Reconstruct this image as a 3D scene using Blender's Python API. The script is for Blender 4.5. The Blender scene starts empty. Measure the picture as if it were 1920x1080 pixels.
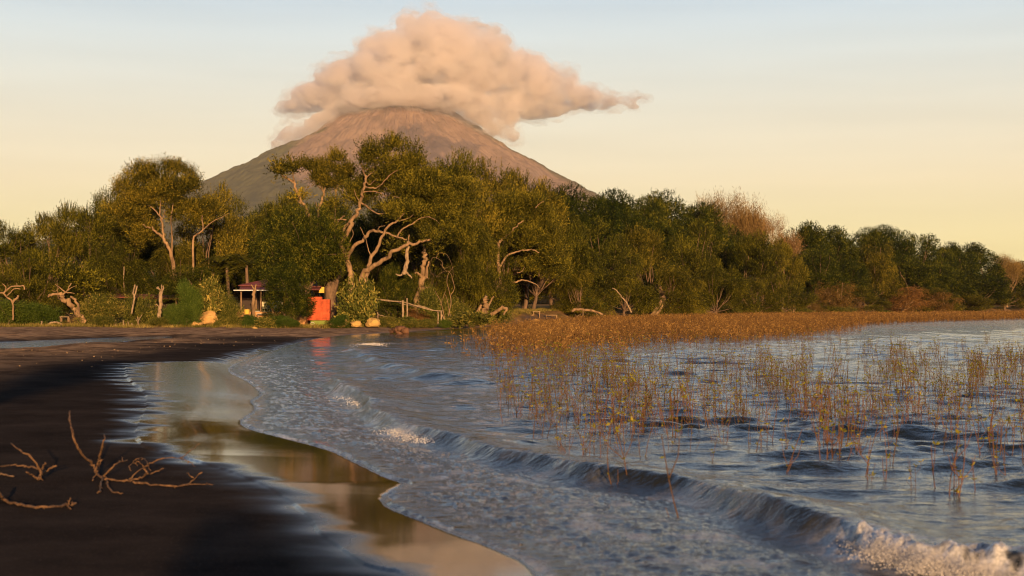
import bpy, math, random
import numpy as np
from mathutils import Vector, Matrix

R = math.radians
C = bpy.context.scene
# ---------------------------------------------------------------- camera
FPX = 2667.0; HZ = 575.0; CAMZ = 1.5          # focal length in photo pixels, horizon row, eye height
cam_d = bpy.data.cameras.new("camera"); cam = bpy.data.objects.new("camera", cam_d)
C.collection.objects.link(cam); C.camera = cam
cam_d.lens = 50.0; cam_d.sensor_width = 36.0
cam_d.clip_start = 0.1; cam_d.clip_end = 60000
cam.location = (0, 0, CAMZ)
cam.rotation_euler = (R(90) + math.atan((HZ - 540) / FPX), 0, 0)
cam_d.dof.use_dof = True; cam_d.dof.focus_distance = 75.0; cam_d.dof.aperture_fstop = 3.2
# ---------------------------------------------------------------- sun and sky
SUN_EL = 7.0; SUN_X = 0.19                     # sun low behind the camera, a little to the right
w = bpy.data.worlds.new("World"); C.world = w; w.use_nodes = True
nt = w.node_tree; nt.nodes.clear()
def NN(nt, t, **k):
    n = nt.nodes.new(t)
    for a, b in k.items(): setattr(n, a, b)
    return n
sky = NN(nt, 'ShaderNodeTexSky', sky_type='NISHITA', sun_disc=False)
sky.sun_elevation = R(SUN_EL); sky.sun_rotation = math.atan2(SUN_X, -1.0)
sky.altitude = 30; sky.air_density = 1.0; sky.dust_density = 2.5; sky.ozone_density = 1.5
tc = NN(nt, 'ShaderNodeTexCoord'); sp = NN(nt, 'ShaderNodeSeparateXYZ'); nt.links.new(tc.outputs['Generated'], sp.inputs[0])
rmp = NN(nt, 'ShaderNodeValToRGB'); nt.links.new(sp.outputs['Z'], rmp.inputs[0])
cr = rmp.color_ramp; cr.interpolation = 'B_SPLINE'
stops = [(0.0, (11.3, 7.9, 2.9)), (0.05, (11.0, 8.5, 4.15)), (0.10, (9.7, 8.6, 6.0)), (0.16, (7.9, 8.3, 7.5)),
         (0.22, (5.8, 7.4, 8.5)), (0.36, (3.2, 5.1, 8.2)), (0.6, (1.1, 2.2, 4.6)), (1.0, (0.5, 0.9, 1.8))]
SK = 0.10
while len(cr.elements) < len(stops): cr.elements.new(0.5)
for e, (p, c) in zip(cr.elements, stops):
    e.position = p; e.color = (c[0] * SK, c[1] * SK, c[2] * SK, 1)
# faint cirrus streaks break the evenness of the air
mp = NN(nt, 'ShaderNodeMapping'); mp.inputs['Scale'].default_value = (1.2, 1.2, 14); nt.links.new(tc.outputs['Generated'], mp.inputs[0])
nz = NN(nt, 'ShaderNodeTexNoise'); nz.inputs['Scale'].default_value = 3.2; nz.inputs['Detail'].default_value = 5; nt.links.new(mp.outputs[0], nz.inputs[0])
mr = NN(nt, 'ShaderNodeMapRange'); mr.inputs[1].default_value = 0.35; mr.inputs[2].default_value = 0.75; mr.inputs[3].default_value = 0.965; mr.inputs[4].default_value = 1.05
nt.links.new(nz.outputs[0], mr.inputs[0])
ml = NN(nt, 'ShaderNodeVectorMath', operation='SCALE'); nt.links.new(rmp.outputs[0], ml.inputs[0]); nt.links.new(mr.outputs[0], ml.inputs['Scale'])
ml2 = NN(nt, 'ShaderNodeVectorMath', operation='SCALE'); nt.links.new(ml.outputs[0], ml2.inputs[0]); ml2.inputs['Scale'].default_value = 1 / SK
mx = NN(nt, 'ShaderNodeMixRGB'); mx.inputs[0].default_value = 0.93
nt.links.new(sky.outputs[0], mx.inputs[1]); nt.links.new(ml2.outputs[0], mx.inputs[2])
bg = NN(nt, 'ShaderNodeBackground'); bg.inputs['Strength'].default_value = 0.070
out = NN(nt, 'ShaderNodeOutputWorld'); # added dimming of the sky behind the viewpoint, to deepen the shadows
bk = NN(nt, 'ShaderNodeMapRange'); bk.inputs[1].default_value = -0.55; bk.inputs[2].default_value = 0.35; bk.inputs[3].default_value = 0.22; bk.inputs[4].default_value = 1.0
nt.links.new(sp.outputs['Y'], bk.inputs[0])
ml3 = NN(nt, 'ShaderNodeVectorMath', operation='SCALE'); nt.links.new(mx.outputs[0], ml3.inputs[0]); nt.links.new(bk.outputs[0], ml3.inputs['Scale'])
nt.links.new(ml3.outputs[0], bg.inputs[0]); nt.links.new(bg.outputs[0], out.inputs[0])

sun_d = bpy.data.lights.new("sun", 'SUN'); sun = bpy.data.objects.new("sun", sun_d); C.collection.objects.link(sun)
sun_d.energy = 5.0; sun_d.angle = R(0.6); sun_d.color = (1.0, 0.615, 0.30)
to_sun = Vector((SUN_X, -1.0, 0)).normalized() * math.cos(R(SUN_EL)) + Vector((0, 0, math.sin(R(SUN_EL))))
sun.rotation_euler = to_sun.to_track_quat('Z', 'Y').to_euler()
C.view_settings.view_transform = 'Standard'; C.view_settings.look = 'None'
C.view_settings.exposure = 0.66; C.view_settings.gamma = 1.0; C.view_settings.use_curve_mapping = False
cy = C.cycles
cy.use_denoising = True
cy.max_bounces = 8; cy.diffuse_bounces = 2; cy.glossy_bounces = 3; cy.transmission_bounces = 3; cy.volume_bounces = 11; cy.filter_width = 1.1; cy.volume_step_rate = 0.15; cy.transparent_max_bounces = 8
cy.volume_max_steps = 256; cy.caustics_reflective = False; cy.caustics_refractive = False
cy.sample_clamp_indirect = 6.0

# ---------------------------------------------------------------- helpers
rng = np.random.default_rng(7)
def P(px, py, D):                               # the point at depth D behind a photo pixel
    return np.array([(px - 960) / FPX * D, D, CAMZ + (HZ - py) / FPX * D])
def G(px, py, z=0.0):                           # the point of height z behind a photo pixel
    return P(px, py, (CAMZ - z) * FPX / (py - HZ))
def tag(o, label=None, cat=None, group=None, kind=None):
    for k, v in (('label', label), ('category', cat), ('group', group), ('kind', kind)):
        if v: o[k] = v
    return o
def empty(name, loc, rz=0, scale=(1, 1, 1)):
    o = bpy.data.objects.new(name, None); C.collection.objects.link(o)
    o.location = loc; o.rotation_euler = (0, 0, rz); o.scale = scale; o.empty_display_size = 0.2
    return o
def mesh_data(name, V, F, mats, smooth=False, attrs=None, mat_idx=None):
    V = np.asarray(V, np.float32); F = np.asarray(F, np.int32)
    me = bpy.data.meshes.new(name)
    n = F.shape[1]
    me.vertices.add(len(V)); me.vertices.foreach_set('co', V.ravel())
    me.loops.add(F.size); me.loops.foreach_set('vertex_index', F.ravel())
    me.polygons.add(len(F)); me.polygons.foreach_set('loop_start', np.arange(0, F.size, n, dtype=np.int32))
    me.polygons.foreach_set('loop_total', np.full(len(F), n, np.int32))
    if mat_idx is not None: me.polygons.foreach_set('material_index', np.asarray(mat_idx, np.int32))
    me.polygons.foreach_set('use_smooth', np.full(len(F), bool(smooth)))
    me.update(calc_edges=True); me.validate()
    for k, a in (attrs or {}).items():
        at = me.attributes.new(k, 'FLOAT', 'POINT'); at.data.foreach_set('value', np.asarray(a, np.float32).ravel())
    for m in (mats if isinstance(mats, (list, tuple)) else [mats]): me.materials.append(m)
    return me
def link(name, me, parent=None, loc=(0, 0, 0)):
    o = bpy.data.objects.new(name, me); C.collection.objects.link(o); o.location = loc
    if parent: o.parent = parent
    return o
def obj(name, V, F, mats, parent=None, smooth=False, attrs=None, loc=(0, 0, 0)):
    return link(name, mesh_data(name, V, F, mats, smooth, attrs), parent, loc)

# gradient noise in numpy
_perm = np.random.default_rng(3).permutation(4096)
def _h(*c):
    k = np.zeros_like(c[0])
    for v in c: k = _perm[(k + v) & 4095]
    return k
def noise(x, y, z=None):
    x = np.asarray(x, float); y = np.asarray(y, float)
    z = np.zeros_like(x) if z is None else np.asarray(z, float)
    xi, yi, zi = (np.floor(v).astype(np.int64) for v in (x, y, z))
    xf, yf, zf = x - xi, y - yi, z - zi
    u, v, s = (t * t * t * (t * (t * 6 - 15) + 10) for t in (xf, yf, zf))
    def g(a, b, c):
        h = _h(xi + a, yi + b, zi + c)
        return ((h % 64) / 31.5 - 1) * (xf - a) + ((h // 64 % 64) / 31.5 - 1) * (yf - b) + (((h * 7) % 61) / 30. - 1) * (zf - c)
    def L(a, b, t): return a + (b - a) * t
    if not z.any():
        return 1.6 * L(L(g(0,0,0), g(1,0,0), u), L(g(0,1,0), g(1,1,0), u), v)
    return 1.4 * L(L(L(g(0,0,0), g(1,0,0), u), L(g(0,1,0), g(1,1,0), u), v), L(L(g(0,0,1), g(1,0,1), u), L(g(0,1,1), g(1,1,1), u), v), s)
def fbm(x, y, z=None, o=4, lac=2.03, gain=0.5):
    t = 0; a = 1
    for i in range(o):
        t = t + a * noise(x * lac**i + 17.3 * i, y * lac**i - 9.1 * i, None if z is None else z * lac**i + 5.7 * i); a *= gain
    return t
def sstep(a, b, x):
    t = np.clip((x - a) / (b - a), 0, 1); return t * t * (3 - 2 * t)

# polylines and polygons on the ground
def seg_dist(X, Y, pts):
    d = np.full(X.shape, 1e9); 
    for (x0, y0), (x1, y1) in zip(pts[:-1], pts[1:]):
        dx, dy = x1 - x0, y1 - y0; L2 = dx * dx + dy * dy + 1e-12
        t = np.clip(((X - x0) * dx + (Y - y0) * dy) / L2, 0, 1)
        d = np.minimum(d, np.hypot(X - x0 - t * dx, Y - y0 - t * dy))
    return d
def inside(X, Y, poly):
    r = np.zeros(X.shape, bool); n = len(poly)
    for i in range(n):
        x0, y0 = poly[i]; x1, y1 = poly[(i + 1) % n]
        if y0 == y1: continue
        c = ((y0 > Y) != (y1 > Y)) & (X < (x1 - x0) * (Y - y0) / (y1 - y0) + x0)
        r ^= c
    return r
def sdist(X, Y, line, closing):                 # signed distance to a line: positive inside the polygon line + closing
    d = seg_dist(X, Y, line); return np.where(inside(X, Y, list(line) + list(closing)), d, -d)
def smooth_line(pts, n=4):
    pts = np.array(pts, float); outp = []
    for i in range(len(pts) - 1):
        p0 = pts[max(i - 1, 0)]; p1 = pts[i]; p2 = pts[i + 1]; p3 = pts[min(i + 2, len(pts) - 1)]
        for k in range(n):
            t = k / n
            outp.append(0.5 * ((2 * p1) + (-p0 + p2) * t + (2 * p0 - 5 * p1 + 4 * p2 - p3) * t * t + (-p0 + 3 * p1 - 3 * p2 + p3) * t**3))
    outp.append(pts[-1]); return np.array(outp)

# ---------------------------------------------------------------- materials
def new_mat(name):
    m = bpy.data.materials.new(name); m.use_nodes = True
    nt = m.node_tree; b = nt.nodes['Principled BSDF']; return m, nt, b
def setb(b, **k):
    for a, v in k.items(): b.inputs[a.replace('_', ' ')].default_value = v
def attr(nt, name):
    n = NN(nt, 'ShaderNodeAttribute'); n.attribute_name = name; return n.outputs['Fac']
def ramp(nt, fac, stops, interp='LINEAR'):
    n = NN(nt, 'ShaderNodeValToRGB'); n.color_ramp.interpolation = interp
    while len(n.color_ramp.elements) < len(stops): n.color_ramp.elements.new(0.5)
    for e, (p, c) in zip(n.color_ramp.elements, stops): e.position = p; e.color = (*c, 1) if len(c) == 3 else c
    if fac is not None: nt.links.new(fac, n.inputs[0])
    return n.outputs[0]
def ntex(nt, scale, detail=4, rough=0.5, vec=None, mapscale=None):
    n = NN(nt, 'ShaderNodeTexNoise'); n.inputs['Scale'].default_value = scale; n.inputs['Detail'].default_value = detail; n.inputs['Roughness'].default_value = rough
    if vec is None: vec = NN(nt, 'ShaderNodeTexCoord').outputs['Object']
    if mapscale:
        m = NN(nt, 'ShaderNodeMapping'); m.inputs['Scale'].default_value = mapscale; nt.links.new(vec, m.inputs[0]); vec = m.outputs[0]
    nt.links.new(vec, n.inputs['Vector']); return n.outputs[0]
def math_(nt, op, a, b=None, c=None, clamp=False):
    n = NN(nt, 'ShaderNodeMath', operation=op); n.use_clamp = clamp
    for i, v in enumerate((a, b, c)):
        if v is None: continue
        if isinstance(v, (int, float)): n.inputs[i].default_value = v
        else: nt.links.new(v, n.inputs[i])
    return n.outputs[0]
def mixc(nt, f, a, b, mode='MIX'):
    n = NN(nt, 'ShaderNodeMixRGB', blend_type=mode)
    for i, v in enumerate((f, a, b)):
        if isinstance(v, (int, float)): n.inputs[i].default_value = v if i == 0 else (v, v, v, 1)
        elif isinstance(v, tuple): n.inputs[i].default_value = (*v, 1)
        else: nt.links.new(v, n.inputs[i])
    return n.outputs[0]
def bump(nt, h, strength, dist, b, normal=None):
    n = NN(nt, 'ShaderNodeBump'); n.inputs['Strength'].default_value = strength; n.inputs['Distance'].default_value = dist
    nt.links.new(h, n.inputs['Height'])
    if normal is not None: nt.links.new(normal, n.inputs['Normal'])
    if b is not None: nt.links.new(n.outputs[0], b.inputs['Normal'])
    return n.outputs[0]
def leaf_mat(name, cols, var=0.25, transl=0.15):
    """cols: three base colours from dark to light; 'tint' picks between them leaf by leaf"""
    m, nt, b = new_mat(name)
    c = ramp(nt, attr(nt, 'tint'), [(0.0, cols[0]), (0.5, cols[1]), (1.0, cols[2])])
    oi = NN(nt, 'ShaderNodeObjectInfo')
    hs = NN(nt, 'ShaderNodeHueSaturation'); nt.links.new(c, hs.inputs['Color'])
    nt.links.new(math_(nt, 'MULTIPLY_ADD', oi.outputs['Random'], 2 * var, 1 - var), hs.inputs['Value'])
    nt.links.new(math_(nt, 'MULTIPLY_ADD', oi.outputs['Random'], -0.03, 0.519), hs.inputs['Hue'])
    nt.links.new(hs.outputs[0], b.inputs['Base Color']); setb(b, Roughness=0.7); b.inputs['Specular IOR Level'].default_value = 0.07
    t = NN(nt, 'ShaderNodeBsdfTranslucent'); nt.links.new(hs.outputs[0], t.inputs[0])
    mixs = NN(nt, 'ShaderNodeMixShader'); mixs.inputs[0].default_value = transl
    nt.links.new(b.outputs[0], mixs.inputs[1]); nt.links.new(t.outputs[0], mixs.inputs[2])
    nt.links.new(mixs.outputs[0], nt.nodes['Material Output'].inputs[0]); return m
def bark_mat(name, c1, c2, scale=3.0, bstr=0.6):
    m, nt, b = new_mat(name)
    n = ntex(nt, scale, 6, 0.65, mapscale=(1, 1, 0.35))
    nt.links.new(ramp(nt, n, [(0.3, c1), (0.65, c2)]), b.inputs['Base Color']); setb(b, Roughness=0.85)
    b.inputs['Specular IOR Level'].default_value = 0.2
    bump(nt, ntex(nt, scale * 4, 5, 0.7, mapscale=(1, 1, 0.3)), bstr, 0.05, b); return m
def plain_mat(name, col, rough=0.7, var=0.25, scale=6.0, spec=0.3, bs=0.2):
    m, nt, b = new_mat(name)
    n = ntex(nt, scale, 5, 0.6)
    nt.links.new(ramp(nt, n, [(0.3, tuple(v * (1 - var) for v in col)), (0.7, tuple(v * (1 + var) for v in col))]), b.inputs['Base Color'])
    setb(b, Roughness=rough); b.inputs['Specular IOR Level'].default_value = spec
    bump(nt, n, bs, 0.02, b); return m
# ================================================================ shoreline, as curves on the ground
SH_PX = [(985,1062),(960,1046),(900,1020),(850,1003),(790,978),(722,950),(718,930),(752,908),(715,893),(665,868),(610,843),(540,824),(462,803),(452,788),(478,768),(470,752),(488,738),(462,715),(428,696),(448,680),(520,655),(560,642),(600,634),(660,628),(740,624),(850,617),(1000,607.5),(1120,600),(1300,593.5),(1500,590),(1700,588),(1920,586)]
shore = [tuple(G(px, py)[:2]) for px, py in SH_PX]
shore = [(300,-900),(60,-200),(20,-60),(6,-10),(2.4,1),(1.2,4),(0.35,6.7)] + shore + [(250,520),(500,760),(2000,1500),(9000,5200),(16000,6000)]
shore_s = smooth_line(shore, 3)
LAND_CLOSE = [(16000,30000),(-30000,30000),(-30000,-20000),(300,-20000)]
WET_PX = [(760,1079),(690,1062),(640,1030),(600,1000),(575,965),(520,925),(440,890),(350,864),(300,852),(262,835),(258,800),(275,770),(270,745),(240,722),(236,702),(262,692),(330,688),(400,683),(440,672),(500,655),(560,641),(590,634)]
wet = [(-0.9, 3.0), (-1.0,5.5),(-0.85,7.0)] + [tuple(G(px, py, 0.02)[:2]) for px, py in WET_PX]
wet_s = smooth_line(wet, 3)
LAG = [tuple(G(px, py, 0.04)[:2]) for px, py in [(-260,668),(-120,664),(0,656.5),(110,651),(200,644),(255,639),(300,633.5),(310,631),(260,632),(180,635),(90,638.5),(0,642),(-150,645),(-400,648),(-420,664)]]
LAG_Z = 0.04

def sh(X, Y): return sdist(X, Y, shore_s, LAND_CLOSE)
WAT_CLOSE = [(-0.2, 3.0)]
def wetness(X, Y, s):
    d = seg_dist(X, Y, wet_s)
    poly = list(wet_s) + [tuple(p) for p in shore_s[::-1] if 3.0 < p[1] < G(590, 634)[1]]
    ins = inside(X, Y, poly)
    return np.where(ins, d, -d)

def bank_line_d(X, Y):
    """how far behind the beach the wooded bank starts, from the left to the far right"""
    return None
BANK = smooth_line([(-400, 118), (-60, 106), (-36, 103), (-24, 102.5), (-18, 104), (-13, 105), (-8, 105), (-3, 109), (4, 128), (11, 160), (27, 205), (52, 262), (82, 312), (128, 372), (240, 535), (480, 780), (2000, 1520), (9000, 5250), (16000, 6100)], 3)
BANK_CLOSE = [(16000,30000),(-30000,30000),(-30000, 112)]
def bankd(X, Y): return sdist(X, Y, BANK, BANK_CLOSE)

def terrain_z(X, Y, s=None, wd=None, fine=True):
    if s is None: s = sh(X, Y)
    if wd is None: wd = wetness(X, Y, s)
    z = np.where(s > 0, 0.30 * (1 - np.exp(-s / 14.0)) + 0.004 * np.minimum(s, 2.0), np.maximum(0.055 * s, -3.0))
    # wet apron stays nearly level, then the berm
    z = np.where((s > 0) & (wd > 0), 0.008 + 0.030 * s, z)
    z = np.where((s > 0) & (wd <= 0), np.minimum(z, 0.008 + 0.030 * s) + 0.0, z)
    z = z + 0.006 * np.clip(Y - 14, 0, 18) * sstep(0.0, 0.8, s) * sstep(75, 34, Y)
    ld = sdist(X, Y, LAG + [LAG[0]], [])
    z = np.where(ld > -3, z - (z + 0.22 - 0.0) * sstep(-2.2, 2.5, ld + 0.9 * noise(X * 0.4, Y * 0.4)), z)
    bd = bankd(X, Y)
    # a left-hand sand flat behind the lagoon, then the cut bank with trees
    z = z + 0.95 * sstep(-0.8, 2.4, bd + 1.2 * noise(X * 0.25, Y * 0.25)) * (1 + 0.35 * noise(X * 0.12, Y * 0.12) * (Y < 500)) + np.clip(bd - 9, 0, 1500) * 0.004
    z = z - 0.10 * sstep(64, 92, Y) * (s > 6) * (Y < 400)
    if fine:
        dry = sstep(0.6, 3.5, -wd) * (s > 0)
        far = sstep(8, 28, Y)
        z = z + dry * (0.30 + 0.9 * far) * (0.026 * fbm(X * 1.1, Y * 0.8, o=3) + 0.006 * fbm(X * 5, Y * 4, o=3) + 0.05 * noise(X * 0.22, Y * 0.17))
        z = z + sstep(-4, 4, bd) * 0.12 * fbm(X * 0.8, Y * 0.8, o=3)
    return z
def gz(x, y): return float(terrain_z(np.array([x]), np.array([y]))[0])

def polar(rs, fine_a=0.36, na=900, coarse=70, offset=(0, 0)):
    """a polar sheet around the viewpoint: fine where it is near and ahead, coarse behind"""
    a = np.concatenate([np.linspace(-math.pi, -fine_a, coarse // 2, endpoint=False), np.linspace(-fine_a, fine_a, na, endpoint=False), np.linspace(fine_a, math.pi, coarse // 2, endpoint=False)])
    A, Rr = np.meshgrid(a, rs); X = np.sin(A) * Rr + offset[0]; Y = np.cos(A) * Rr + offset[1]
    n, m = A.shape; idx = np.arange(n * m).reshape(n, m); nxt = np.roll(idx, -1, axis=1)
    F = np.stack([idx[:-1].ravel(), nxt[:-1].ravel(), nxt[1:].ravel(), idx[1:].ravel()], 1)[:, ::-1]
    return X.ravel(), Y.ravel(), F
def geo(r0, r1, k): return r0 * np.exp(np.arange(0, math.log(r1 / r0) + 1e-9, k))

# ---------------------------------------------------------------- ground sheet
rs = np.concatenate([[0.4, 1.2, 2.2, 3.4, 4.6], geo(5.6, 140, 0.0045), geo(141, 900, 0.012), geo(920, 22000, 0.06)])
X, Y, F = polar(rs, na=620, coarse=90); X = np.clip(X, -13500, 13500); Y = np.clip(Y, -380, 15500)
s = sh(X, Y); wd = wetness(X, Y, s); Z = terrain_z(X, Y, s, wd)
streak = fbm(X * 0.9, Y * 1.6, o=4)
wetm = sstep(-0.45, 0.30, wd + (0.18 + 0.30 * sstep(9, 16, Y)) * streak)
wetm = np.maximum(wetm, sstep(0.25, -0.15, s)); wetm = np.where(Y > 75, 0.6 * sstep(1.0, 0.0, s + noise(X, Y)) * (Y < 130), wetm)
damp = sstep(7, 1.5, -wd + 3.5 * noise(X * 0.15, Y * 0.15) + sstep(24, 14, Y) * -8); damp = np.where(wd > 0, 1, damp)
ld = sdist(X, Y, LAG + [LAG[0]], [])
damp = np.maximum(damp * sstep(90, 60, Y), sstep(-2.5, 0.0, ld)); wetm = np.maximum(wetm, sstep(-0.5, 0.3, ld))
grassy = sstep(-3, 2, bankd(X, Y) + 2.0 * noise(X * 0.3, Y * 0.3))
m, nt, b = new_mat("volcanic_sand")
wa = attr(nt, 'wet'); da = attr(nt, 'damp'); ga = attr(nt, 'grassy')
n1 = ntex(nt, 0.9, 8, 0.7); n2 = ntex(nt, 30, 3, 0.6)
drycol = ramp(nt, n1, [(0.36, (0.11, 0.066, 0.042)), (0.60, (0.48, 0.30, 0.165))])
dampc = ramp(nt, n1, [(0.3, (0.024, 0.019, 0.016)), (0.7, (0.060, 0.045, 0.035))])
spk = ramp(nt, ntex(nt, 55, 2, 0.5), [(0.60, (0, 0, 0)), (0.72, (1, 1, 1))]); dampc = mixc(nt, math_(nt, 'MULTIPLY', spk, 0.5), dampc, (0.12, 0.085, 0.06))
c = mixc(nt, da, drycol, dampc)
soil = ramp(nt, ntex(nt, 0.5, 7, 0.7), [(0.3, (0.08, 0.075, 0.022)), (0.5, (0.24, 0.14, 0.055)), (0.7, (0.42, 0.24, 0.09))])
c = mixc(nt, ga, c, soil)
c = mixc(nt, wa, c, (0.010, 0.009, 0.008))
nt.links.new(c, b.inputs['Base Color'])
ra_ = attr(nt, 'ripple'); nt.links.new(math_(nt, 'ADD', math_(nt, 'MULTIPLY_ADD', wa, -0.89, 0.95), math_(nt, 'MULTIPLY', ra_, 0.03)), b.inputs['Roughness'])
nt.links.new(math_(nt, 'MULTIPLY', wa, 0.5), b.inputs['Specular IOR Level']); b.inputs['IOR'].default_value = 1.45
h = mixc(nt, wa, ntex(nt, 18, 6, 0.75), 0.5)
bn = bump(nt, h, 0.5, 0.02, None)
hb = ntex(nt, 5.0, 7, 0.72, mapscale=(0.6, 1.2, 1)); b2 = bump(nt, hb, 1.0, 0.16, None, bn); nt.links.new(math_(nt, 'MULTIPLY', math_(nt, 'SUBTRACT', 1.0, da), 1.0), nt.nodes[-2 if nt.nodes[-1].type != 'BUMP' else -1].inputs['Strength']) if False else None
bs_ = [n for n in nt.nodes if n.type == 'BUMP'][-1]; nt.links.new(math_(nt, 'SUBTRACT', 1.0, da, clamp=True), bs_.inputs['Strength'])
hr = ntex(nt, 7.0, 4, 0.6, mapscale=(0.45, 1.8, 1)); b3 = bump(nt, hr, 0.5, 0.0075, b, b2); bs_ = [n for n in nt.nodes if n.type == 'BUMP'][-1]; nt.links.new(ra_, bs_.inputs['Strength'])
tag(obj('ground', np.stack([X, Y, Z], 1), F, m, smooth=True, attrs={'wet': wetm, 'damp': damp, 'grassy': grassy, 'ripple': wetm * sstep(13.5, 25.0, Y + 3.0 * fbm(X * 1.2, Y * 0.8)) * sstep(70, 50, Y)}), 'black volcanic sand beach rising to a wooded bank', kind='structure')

# ---------------------------------------------------------------- water
BRK = smooth_line([tuple(G(px, py)[:2]) for px, py in [(622,716),(642,736),(678,752),(712,786),(745,806),(800,822),(862,836),(930,858),(985,872),(1060,888),(1130,902),(1220,913),(1300,926),(1400,958),(1500,988),(1600,1020),(1700,1048),(1800,1066),(1900,1080)]] + [(3.6, 7.0), (5.2, 4.2), (9, -2)], 3)
def along(X, Y, line):
    """signed offset from a crest line (positive on the lake side) and the way along it"""
    best = np.full(X.shape, 1e9); sg = np.zeros(X.shape); al = np.zeros(X.shape); acc = 0
    for (x0, y0), (x1, y1) in zip(line[:-1], line[1:]):
        dx, dy = x1 - x0, y1 - y0; L = math.hypot(dx, dy) + 1e-9
        t = np.clip(((X - x0) * dx + (Y - y0) * dy) / L**2, 0, 1)
        d = np.hypot(X - x0 - t * dx, Y - y0 - t * dy); k = d < best
        cr_ = dx * (Y - y0) - dy * (X - x0)
        best = np.where(k, d, best); sg = np.where(k, np.sign(cr_), sg); al = np.where(k, acc + t * L, al); acc += L
    return best * sg, al
BRK2 = smooth_line([tuple(G(px, py)[:2]) for px, py in [(690,650),(665,660),(700,678),(720,690),(760,697),(830,712),(900,722)]], 3)
BRK3 = smooth_line([tuple(G(px, py)[:2]) for px, py in [(1480,852),(1570,858),(1650,862),(1760,866),(1860,872)]], 3)
BRK4 = smooth_line([tuple(G(px, py)[:2]) for px, py in [(1000,716),(1060,714),(1130,713),(1200,716)]], 3)

def waves(X, Y, Rr):
    """sum of wind waves, faded where the sheet is too coarse to carry them"""
    r2 = np.random.default_rng(11); h = np.zeros(X.shape)
    wx = 0.55 * noise(X * 0.35, Y * 0.35); wy = 0.55 * noise(X * 0.35 + 40, Y * 0.35)
    Xw, Yw = X + wx, Y + wy
    step = Rr * 0.0048
    for i in range(64):
        lam = 0.10 * (17 ** (i / 63.0)) ; th = math.radians(-98 + r2.normal() * 32)
        kx, ky = math.cos(th) * 2 * math.pi / lam, math.sin(th) * 2 * math.pi / lam
        ph = r2.uniform(0, 6.28)
        a = 0.0050 * lam ** 0.72
        f = np.clip((lam / (3.0 * step)) - 0.6, 0, 1)
        w_ = np.sin(Xw * kx + Yw * ky + ph)
        h += a * f * (w_ + 0.25 * (w_ * w_ - 0.5) * 1.4)
    grp = 0.75 + 0.5 * noise(X * 0.16, Y * 0.13) + 0.3 * noise(X * 0.5, Y * 0.4)
    return h * 1.3 * grp

rs = np.concatenate([[2.2, 3.0, 3.8, 4.6, 5.2], geo(5.7, 75, 0.0032), geo(75.4, 420, 0.006), geo(425, 20000, 0.08)])
X, Y, F = polar(rs, fine_a=0.37, na=820, coarse=60); X = np.clip(X, -13500, 13400); Y = np.clip(Y, -375, 15400)
s = sh(X, Y)
keep = s < 0.6
kf = keep[F].any(1); F = F[kf]
used = np.unique(F); remap = np.full(len(X), -1); remap[used] = np.arange(len(used)); F = remap[F]; X = X[used]; Y = Y[used]; s = s[used]
Rr = np.hypot(X, Y)
sn = s + 0.07 * noise(X * 2.2, Y * 2.2) + 0.035 * noise(X * 9, Y * 9)
depthf = sstep(0.1, 6.0, -s)
H = waves(X, Y, Rr) * (0.28 + 0.72 * depthf) * sstep(0.0, 0.5, -s)
# small choppy tongue between the breaker and the swash edge
off, al = along(X, Y, BRK)
swz = sstep(0.3, -0.6, off) * sstep(0.05, 0.5, -s) * sstep(60, 30, Y)
H = H * (1 - 0.55 * swz) + swz * (0.013 * fbm(X * 6.5, Y * 7.5, o=3, gain=0.6) + 0.007 * noise(X * 2.2, Y * 2.6))
# breaker
end = sstep(0.0, 1.5, al)
offn = off + 0.14 * noise(al * 0.6, al * 0) + 0.02 * noise(al * 2.3, al * 0 + 3)
amp = 0.95 * (0.13 + 0.10 * np.abs(noise(al * 0.33 + 3.1, al * 0))) * end * (0.85 + 0.25 * noise(al * 0.9, al * 0 + 9)) * (1 + 0.35 * sstep(9, 2, al))
prof = np.where(offn < 0, np.exp(-(offn / 0.12) ** 2), np.exp(-(offn / 0.6) ** 2))
H = H * (1 - 0.5 * prof) + amp * prof + 0.010 * prof * fbm(al * 2.6, off * 4, o=3)
H = H - 0.03 * np.exp(-((offn + 0.38) / 0.22) ** 2) * end
for BL, A_, w1, w2 in ((BRK2, 0.13, 0.25, 0.7), (BRK3, 0.07, 0.3, 0.9), (BRK4, 0.09, 0.35, 0.9)):
    o2, a2 = along(X, Y, BL); L_ = a2.max()
    d2 = seg_dist(X, Y, BL)
    o2n = o2 + 0.2 * noise(a2 * 0.6, a2 * 0 + 5)
    e2 = sstep(0, 1.6, a2) * sstep(L_, L_ - 1.6, a2)
    pr = np.where(o2n < 0, np.exp(-(o2n / w1) ** 2), np.exp(-(o2n / w2) ** 2)) * e2
    H = H + A_ * pr * (0.7 + 0.6 * noise(a2 * 0.9, a2 * 0 + 2))
edge = sstep(0.04, -0.10, sn)
Z = -0.05 + edge * 0.068 + H
Z = np.where(s < -0.2, np.maximum(Z, 0.055 * s + 0.03), Z)
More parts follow.
